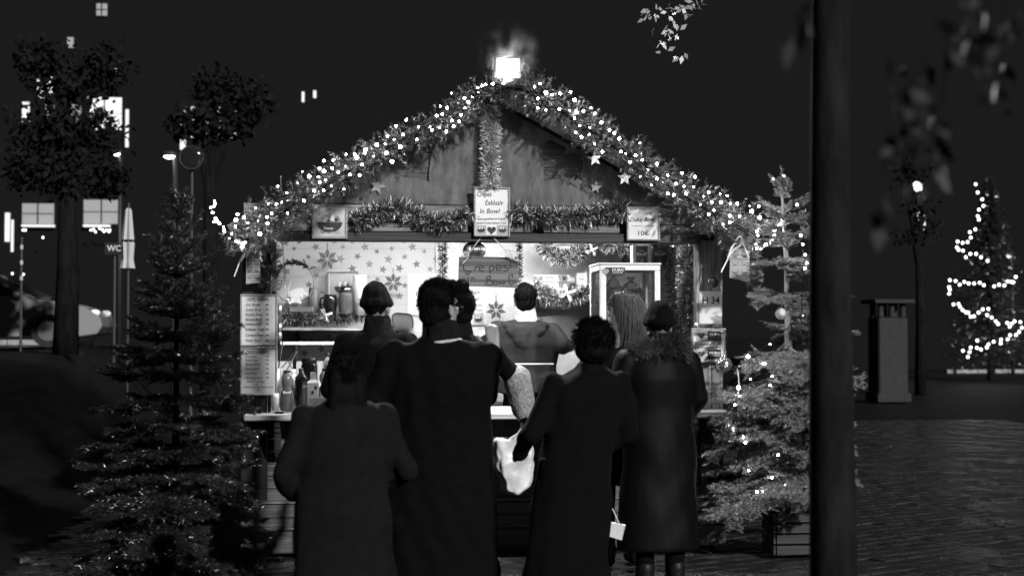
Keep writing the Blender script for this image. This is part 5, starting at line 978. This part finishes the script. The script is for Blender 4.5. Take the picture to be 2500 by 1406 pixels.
hi = [PX(x+random.gauss(0, 9), y+random.gauss(0, 9), -1.1+random.uniform(-.2, .2))[:] for x, y in [(1575, 40), (1590, 35), (1620, 30), (1645, 50), (1660, 12), (1690, 10), (1712, 15), (1640, 95), (1655, 130), (1610, 110), (1600, 55), (1655, 70), (1680, 22), (1630, 75)] for _ in range(5)]
obj('lit_leaves', leaf_mesh(hi, .05, 'leaflit'), 'leaflit', FT)  # lamplight on these leaves is put into a paler leaf colour
def bg_tree(label, px, py0, Y, crown, n, size, trunk_r, top):
    z0 = gz(PX(px, 800, Y).x, Y); x = PX(px, 800, Y).x; T = thing('street_tree', (x, Y, z0), label, 'tree', 'broad-leaved trees'); zt_ = PX(px, top, Y).z
    obj('trunk', MB().tube([(x, Y, z0-.1), (x+.03, Y, (z0+zt_)/2), (x, Y, zt_)], [trunk_r*1.2, trunk_r, trunk_r*.7], 10), 'bark', T, smooth=True); br = MB(); C = []
    for cx, cy, r in crown:
        c = PX(cx, cy, Y); k = ppm(px, Y); br.tube(curve_pts([(x, Y, zt_-.3), Vector((x, Y, zt_)).lerp(c, .5)+Vector((0, 0, .2)), c], 8), [.09-.009*i for i in range(9)], 6); C.append(blob_pts(c, (r/k, r/k, r/k*.9), n))
    obj('branches', br, 'bark', T); obj('crown', leaf_mesh(np.concatenate(C), size, 'leafbg'), 'leafbg', T)
bg_tree('dark street tree in front of the lit far windows', 160, 800, 13, [(110, 330, 90), (220, 330, 95), (170, 200, 110), (90, 150, 70), (250, 170, 75), (60, 420, 60), (270, 430, 55), (160, 430, 70)], 520, .13, .17, 470)
bg_tree('dark street tree behind the round traffic mirror', 510, 800, 15, [(455, 300, 55), (510, 310, 60), (570, 300, 60), (520, 220, 80), (620, 250, 70)], 420, .13, .14, 430)
bg_tree('dark tree beyond the square beside the lit far fir', 2245, 900, 24, [(2230, 500, 60), (2260, 420, 70), (2200, 440, 60), (2270, 560, 50), (2215, 580, 45)], 75, .16, .12, 620)

# ================================================================== far side of the street
def rect(T, name, x0, y0, x1, y1, Y, m, d=.06): a, b = PX(x0, y0, Y), PX(x1, y1, Y); return obj(name, MB().box(a.x, b.x, Y-d, Y, b.z, a.z), m, T)
BYY = 46
FB = thing('apartment_building', PX(300, 820, BYY), 'dark building across the street with scattered lit windows', 'building', 'far buildings'); a, b = PX(-260, -150, BYY), PX(900, 850, BYY)
obj('wall', MB().box(a.x, b.x, BYY+.05, BYY+.8, 0, a.z), 'far', FB); obj('cornice', MB().box(a.x-.2, b.x+.2, BYY+.0, BYY+.04, a.z-.5, a.z), 'concrete', FB)
for x0, y0, x1, y1, m in [(92, 172, 128, 245, 'lit'), (55, 250, 72, 300, 'lit'), (112, 255, 132, 300, 'litdim'), (215, 238, 297, 318, 'lit'), (172, 255, 198, 300, 'litdim'), (236, 10, 262, 40, 'litdim'), (165, 92, 180, 118, 'litdim'), (268, 150, 292, 195, 'lit'), (440, 262, 453, 336, 'lit'), (467, 262, 475, 336, 'lit'), (502, 262, 511, 340, 'lit'), (532, 262, 541, 330, 'lit'), (566, 262, 576, 340, 'lit'), (440, 342, 453, 366, 'lit'), (55, 497, 132, 547, 'litdim'), (205, 488, 292, 547, 'litdim'), (13, 520, 24, 590, 'lit'), (28, 537, 33, 615, 'lit'), (307, 268, 314, 360, 'lit'), (737, 225, 743, 250, 'lit'), (765, 222, 772, 240, 'lit')]:
    w = rect(FB, 'window', x0, y0, x1, y1, BYY-.01, m, .05); xm = (x0+x1)/2
    if x1-x0 > 18: a1, b1 = PX(xm-1, y0, BYY), PX(xm+1, y1, BYY); obj('mullion', MB().box(a1.x, b1.x, BYY-.1, BYY-.065, b1.z, a1.z), 'far', w); a1, b1 = PX(x0, (y0+y1)/2-1, BYY), PX(x1, (y0+y1)/2+1, BYY); obj('transom', MB().box(a1.x, b1.x, BYY-.098, BYY-.066, b1.z, a1.z), 'far', w)
rect(FB, 'lit_ledge', 55, 549, 135, 555, BYY-.06, 'lit', .2); rect(FB, 'lit_ledge', 205, 549, 270, 555, BYY-.06, 'lit', .2)
T = thing('festoon_lights', PX(230, 565, BYY-1), 'row of round lamps under the far shop windows', 'lights')
for x, y in [(222, 562), (228, 560), (233, 566), (243, 558), (250, 561), (254, 565), (260, 562), (266, 566), (268, 562), (56, 562), (62, 562), (105, 580), (57, 670), (30, 668)]: obj('lamp_globe', MB().ball(PX(x, y, BYY-1), .035, 8, 6), 'bulbfar', T, smooth=True)
# street lamps
def street_lamp(label, px, py, Y, arm, foot=None):
    p = PX(px, py, Y); q = PX(px+arm, py, Y); z0 = gz(q.x, Y); T = thing('street_lamp', (q.x, Y, z0), label, 'street lamp', 'street lamps')
    obj('pole', MB().tube([(q.x, Y, z0), (q.x, Y, p.z-.05)], [.07, .05], 10), 'lampgrey', T, smooth=True); obj('arm', MB().tube(curve_pts([(q.x, Y, p.z-.08), q+Vector((0, 0, .06)), p+Vector((.1 if arm > 0 else -.1, 0, .06))], 8), .035, 8), 'lampgrey', T)
    obj('head', MB().ball(p+Vector((0, 0, .05)), (.17, .12, .07), 14, 8), 'lampgrey', T, smooth=True); obj('glass', MB().ball(p, (.12, .09, .05), 14, 8), 'lamp', T, smooth=True); return T
street_lamp('street lamp with a lit oval head above the dark fir', 414, 382, 20, 14); street_lamp('farther street lamp glowing behind the street tree', 284, 376, 30, 10); 
T = thing('traffic_mirror', PX(467, 420, 14), 'round traffic mirror on a pole above the dark fir', 'mirror'); c = PX(467, 385, 14); z0 = gz(c.x, 14)
T.location = (c.x, 14, z0); bpy.context.view_layer.update(); obj('pole', MB().tube([(c.x, 14.1, z0), (c.x, 14.1, c.z+.1)], .03, 8), 'lampgrey', T); obj('disc', MB().ball(c, (.19, .04, .19), 20, 10), 'carg', T, smooth=True); obj('rim', MB().tube([c+Vector((.19*math.cos(t), -.01, .19*math.sin(t))) for t in np.linspace(0, 6.2832, 28)], .012, 6), 'lampgrey', T)
# WC sign
T = thing('wc_sign', PX(278, 622, 12), 'small sign reading WC on a pole beside the closed parasol', 'sign'); p, q = PX(256, 592, 12), PX(301, 622, 12); z0 = gz(p.x, 12)
obj('plate', MB().box(p.x, q.x, 12, 12.03, q.z, p.z), 'black', T); obj('lettering', lettering([('WC', 261, 295, 613, 15, 0, .02)], 11.998), 'signlit', T); obj('pole', MB().tube([((p.x+q.x)/2, 12.06, z0), ((p.x+q.x)/2, 12.06, p.z)], .025, 8), 'lampgrey', T)
# closed parasol, thin posts
T = thing('closed_parasol', PX(314, 700, 9), 'folded pale parasol standing behind the dark fir', 'parasol'); c = PX(314, 505, 9); c2 = PX(312, 655, 9); z0 = gz(c.x, 9)
mb = MB(); n = 14; V = []; zs_ = [(0, .01), (.06, .035), (.3, .05), (.6, .07), (.85, .06), (1, .08)]
for f, r in zs_:
    for j in range(n): t = 2*math.pi*j/n; rr = r*(1.25 if j % 2 else .75); V.append(c.lerp(c2, f)+Vector((rr*math.cos(t), rr*math.sin(t), 0)))
mb.add(V, [(i*n+j, i*n+(j+1) % n, (i+1)*n+(j+1) % n, (i+1)*n+j) for i in range(len(zs_)-1) for j in range(n)]); obj('canopy', mb, 'umb', T); obj('pole', MB().tube([(c.x, 9, z0), c+Vector((0, 0, .05))], .02, 8), 'lampgrey', T); obj('strap', MB().tube([c.lerp(c2, .55)+Vector((.085*math.cos(t), .085*math.sin(t), 0)) for t in np.linspace(0, 6.28, 16)], .01, 5), 'coat2', T)
for i, (x, y0, y1, Y, l) in enumerate([(53, 583, 672, 13.6, 'thin street post between the trunk and the picture edge'), (184, 590, 800, 13.4, 'thin striped street post before the parked car hood'), (165, 735, 800, 13.8, 'short street post before the parked car door')]):
    c = PX(x, y0, Y); z0 = gz(c.x, Y); T = thing('street_post', (c.x, Y, z0), l, 'post', 'thin posts along the street'); obj('shaft', MB().tube([(c.x, Y, z0), c], .022, 8), 'lampgrey', T); obj('cap', MB().ball(c, .03, 8, 6), 'lampgrey', T)
    for k in range(3): obj('band', MB().tube([c+Vector((0, 0, -.25*k-.1)), c+Vector((0, 0, -.25*k-.17))], .025, 8), 'umb', T)
# the parked car
def car(label, xnose, Y, z0):
    T = thing('parked_car', (xnose-2.1, Y, z0), label, 'car'); L_ = 4.3; x0 = xnose-L_
    low = [(0, .35), (.05, .62), (.12, .85), (.5, .93), (2.75, .95), (3.5, .86), (4.0, .74), (4.25, .58), (4.3, .4), (4.2, .25), (3.85, .2), (3.8, .36), (3.62, .56), (3.3, .62), (3.0, .56), (2.82, .36), (2.78, .2), (1.3, .2), (1.25, .36), (1.07, .56), (.77, .62), (.47, .56), (.3, .36), (.25, .22)]
    cab = [(.35, .92), (.75, 1.36), (1.1, 1.44), (1.9, 1.45), (2.35, 1.36), (3.05, .93)]
    def slab(pts, w0, w1, m, name):
        k = len(pts); zz = [p[1] for p in pts]; lo, hi = min(zz), max(zz); mb = MB(); V = []
        for s_ in (-1, 1): V += [(x0+x, Y+s_*(w0+(w1-w0)*(z-lo)/(hi-lo)), z0+z) for x, z in pts]
        mb.add(V, [tuple(range(k)), tuple(range(2*k-1, k-1, -1))]+[(i, i+k, (i+1) % k+k, (i+1) % k) for i in range(k)]); return obj(name, mb, m, T, bevel=.02)
    slab(low, .88, .84, 'carp', 'body'); slab(cab, .78, .6, 'carp', 'cabin')
    for pts in ([(.62, .98), (.9, 1.33), (1.7, 1.37), (1.7, .98)], [(1.78, .98), (1.78, 1.37), (2.2, 1.31), (2.78, .98)]):
        mb = MB(); mb.add([(x0+x, Y-(.79-.18*(z-.92)/.53)-.012, z0+z) for x, z in pts], [(0, 1, 2, 3)]); obj('side_window', mb, 'carg', T)
    mb = MB(); mb.add([(x0+2.42, Y-.56, z0+1.35), (x0+2.42, Y+.56, z0+1.35), (x0+3.06, Y+.72, z0+.97), (x0+3.06, Y-.72, z0+.97)], [(0, 1, 2, 3)]); obj('windscreen', mb, 'carg', T)
    for cx in (.77, 3.3):
        for s_ in (-1, 1):
            w = obj('wheel', MB().tube([(x0+cx, Y+s_*.70, z0+.31), (x0+cx, Y+s_*.87, z0+.31)], .31, 22), 'tyre', T); obj('rim', MB().tube([(x0+cx, Y+s_*.80, z0+.31), (x0+cx, Y+s_*.885, z0+.31)], .19, 16), 'metal', w)
    for s_ in (-1, 1): obj('headlight', MB().ball((x0+4.12, Y+s_*.62, z0+.66), (.1, .12, .06), 12, 8), mat('headlight_glow', .7, emit=.5), T, smooth=True)
    obj('mirror', MB().ball((x0+2.75, Y-.95, z0+1.0), (.1, .09, .07), 10, 8), 'carp', T, smooth=True); obj('door_seam', MB().box(x0+1.73, x0+1.74, Y-.90, Y-.872, z0+.3, z0+.93), 'tyre', T)
car('pale parked car half behind the dark fir', PX(268, 800, 18.5).x, 18.5, 1.26)
# ---------------- right background
RBY = 44
RBld = thing('dark_building', PX(2350, 870, RBY), 'dark building beyond the square with two small lit windows', 'building', 'far buildings'); a, b = PX(2050, -150, RBY), PX(2800, 870, RBY); obj('wall', MB().box(a.x, b.x, RBY+.05, RBY+.8, 0, a.z), 'far', RBld)
for x0, y0, x1, y1 in ((2229, 444, 2257, 468), (2228, 518, 2258, 590)): w = rect(RBld, 'window', x0, y0, x1, y1, RBY, 'litbright', .05); a1, b1 = PX(x0, (y0+y1)/2-1, RBY), PX(x1, (y0+y1)/2+1, RBY); obj('transom', MB().box(a1.x, b1.x, RBY-.09, RBY-.055, b1.z, a1.z), 'far', w)
py_ = 20; T = thing('stone_pillar', (PX(2185, 900, py_).x, py_, 0), 'square stone pillar with small columns at its head, across the square', 'pillar'); a, b = PX(2145, 780, py_), PX(2218, 905, py_); w = (b.x-a.x)/2; c = (a.x+b.x)/2; zc = PX(2180, 775, py_).z
obj('shaft', MB().box(c-w, c+w, py_, py_+2*w, 0, zc), 'stone', T, bevel=.03); obj('slab', MB().box(c-w*1.35, c+w*1.35, py_-w*.35, py_+2.35*w, PX(2180, 738, py_).z-.02, PX(2180, 733, py_).z+.02), 'stone', T, bevel=.01); obj('base', MB().box(c-w*1.15, c+w*1.15, py_-w*.15, py_+2.15*w, 0, .2), 'stone', T, bevel=.02)
for i in range(3):
    for j in (0, 1): x = c-w*.75+w*.75*i; obj('column', MB().lathe([(.06, zc), (.075, zc+.03), (.065, zc+.06), (.065, PX(2180, 738, py_).z-.06), (.08, PX(2180, 738, py_).z-.02)], (x, py_+w*.3+j*w*1.4, 0), 12), 'stone', T, smooth=True)
# far fir with a string of lights wound round it
fy = 33; fx = PX(2420, 880, fy); ft = PX(2385, 440, fy); fb_ = Vector((fx.x, fy, 0))
T = thing('far_fir_tree', fb_, 'far dark fir wound with a string of round lights', 'tree'); Ht = ft.z; obj('trunk', MB().tube([fb_, (fb_.x-.1, fy, Ht)], [.14, .02], 8), 'bark', T); st, di, ln = [], [], []
for k in range(1500): f = random.random()**.8; z = .5+(Ht-.5)*f; a = random.uniform(0, 6.28); st.append((fb_.x, fy, z)); L_ = (1.75*(1-f)+.08)*random.uniform(.75, 1.1); di.append((math.cos(a), math.sin(a), .05-.25*(1-f))); ln.append(L_)
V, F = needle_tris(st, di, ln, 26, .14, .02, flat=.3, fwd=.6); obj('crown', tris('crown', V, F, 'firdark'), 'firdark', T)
T = thing('light_string', fb_ + Vector((0, -1, .5)), 'string of round lights wound round the far fir', 'fairy lights'); FP = [(2382, 450), (2387, 470), (2398, 487), (2401, 503), (2390, 512), (2387, 528), (2390, 536), (2381, 560), (2368, 567), (2370, 580), (2338, 590), (2350, 593), (2362, 591), (2336, 604), (2340, 610), (2351, 612), (2358, 628), (2369, 620), (2383, 620), (2395, 628), (2411, 637), (2319, 684), (2333, 686), (2354, 688), (2343, 695), (2365, 692), (2378, 692), (2392, 690), (2402, 696), (2427, 699), (2439, 695), (2452, 697), (2460, 687), (2468, 688), (2480, 676), (2474, 689), (2317, 701), (2319, 707), (2317, 717), (2328, 743), (2340, 742), (2344, 749), (2350, 757), (2358, 762), (2364, 763), (2370, 773), (2378, 772), (2389, 763), (2399, 755), (2413, 754), (2410, 769), (2421, 775), (2431, 784), (2437, 791), (2459, 788), (2470, 790), (2477, 784), (2491, 786), (2465, 797), (2480, 817), (2466, 818), (2460, 828), (2444, 829), (2443, 838), (2426, 834), (2413, 841), (2409, 848), (2395, 853), (2385, 849), (2386, 831), (2370, 848), (2367, 859), (2351, 856), (2363, 871), (2488, 810), (2495, 800)]
fbm = MB().ball((0, 0, 0), .042, 8, 6).mesh('bulb', smooth=True); fbm.materials.append(M['bulbfar'])
obj('cable', MB().tube([PX(x, y, fy-1.0) for x, y in FP], .006, 4), 'wire', T)
for x, y in FP: o = bpy.data.objects.new('bulb', fbm); o.location = PX(x, y, fy-1.05+random.uniform(-.1, .1)); link(o, T)
street_lamp('small globe lamp behind the far fir', 2464, 625, 38, 6)
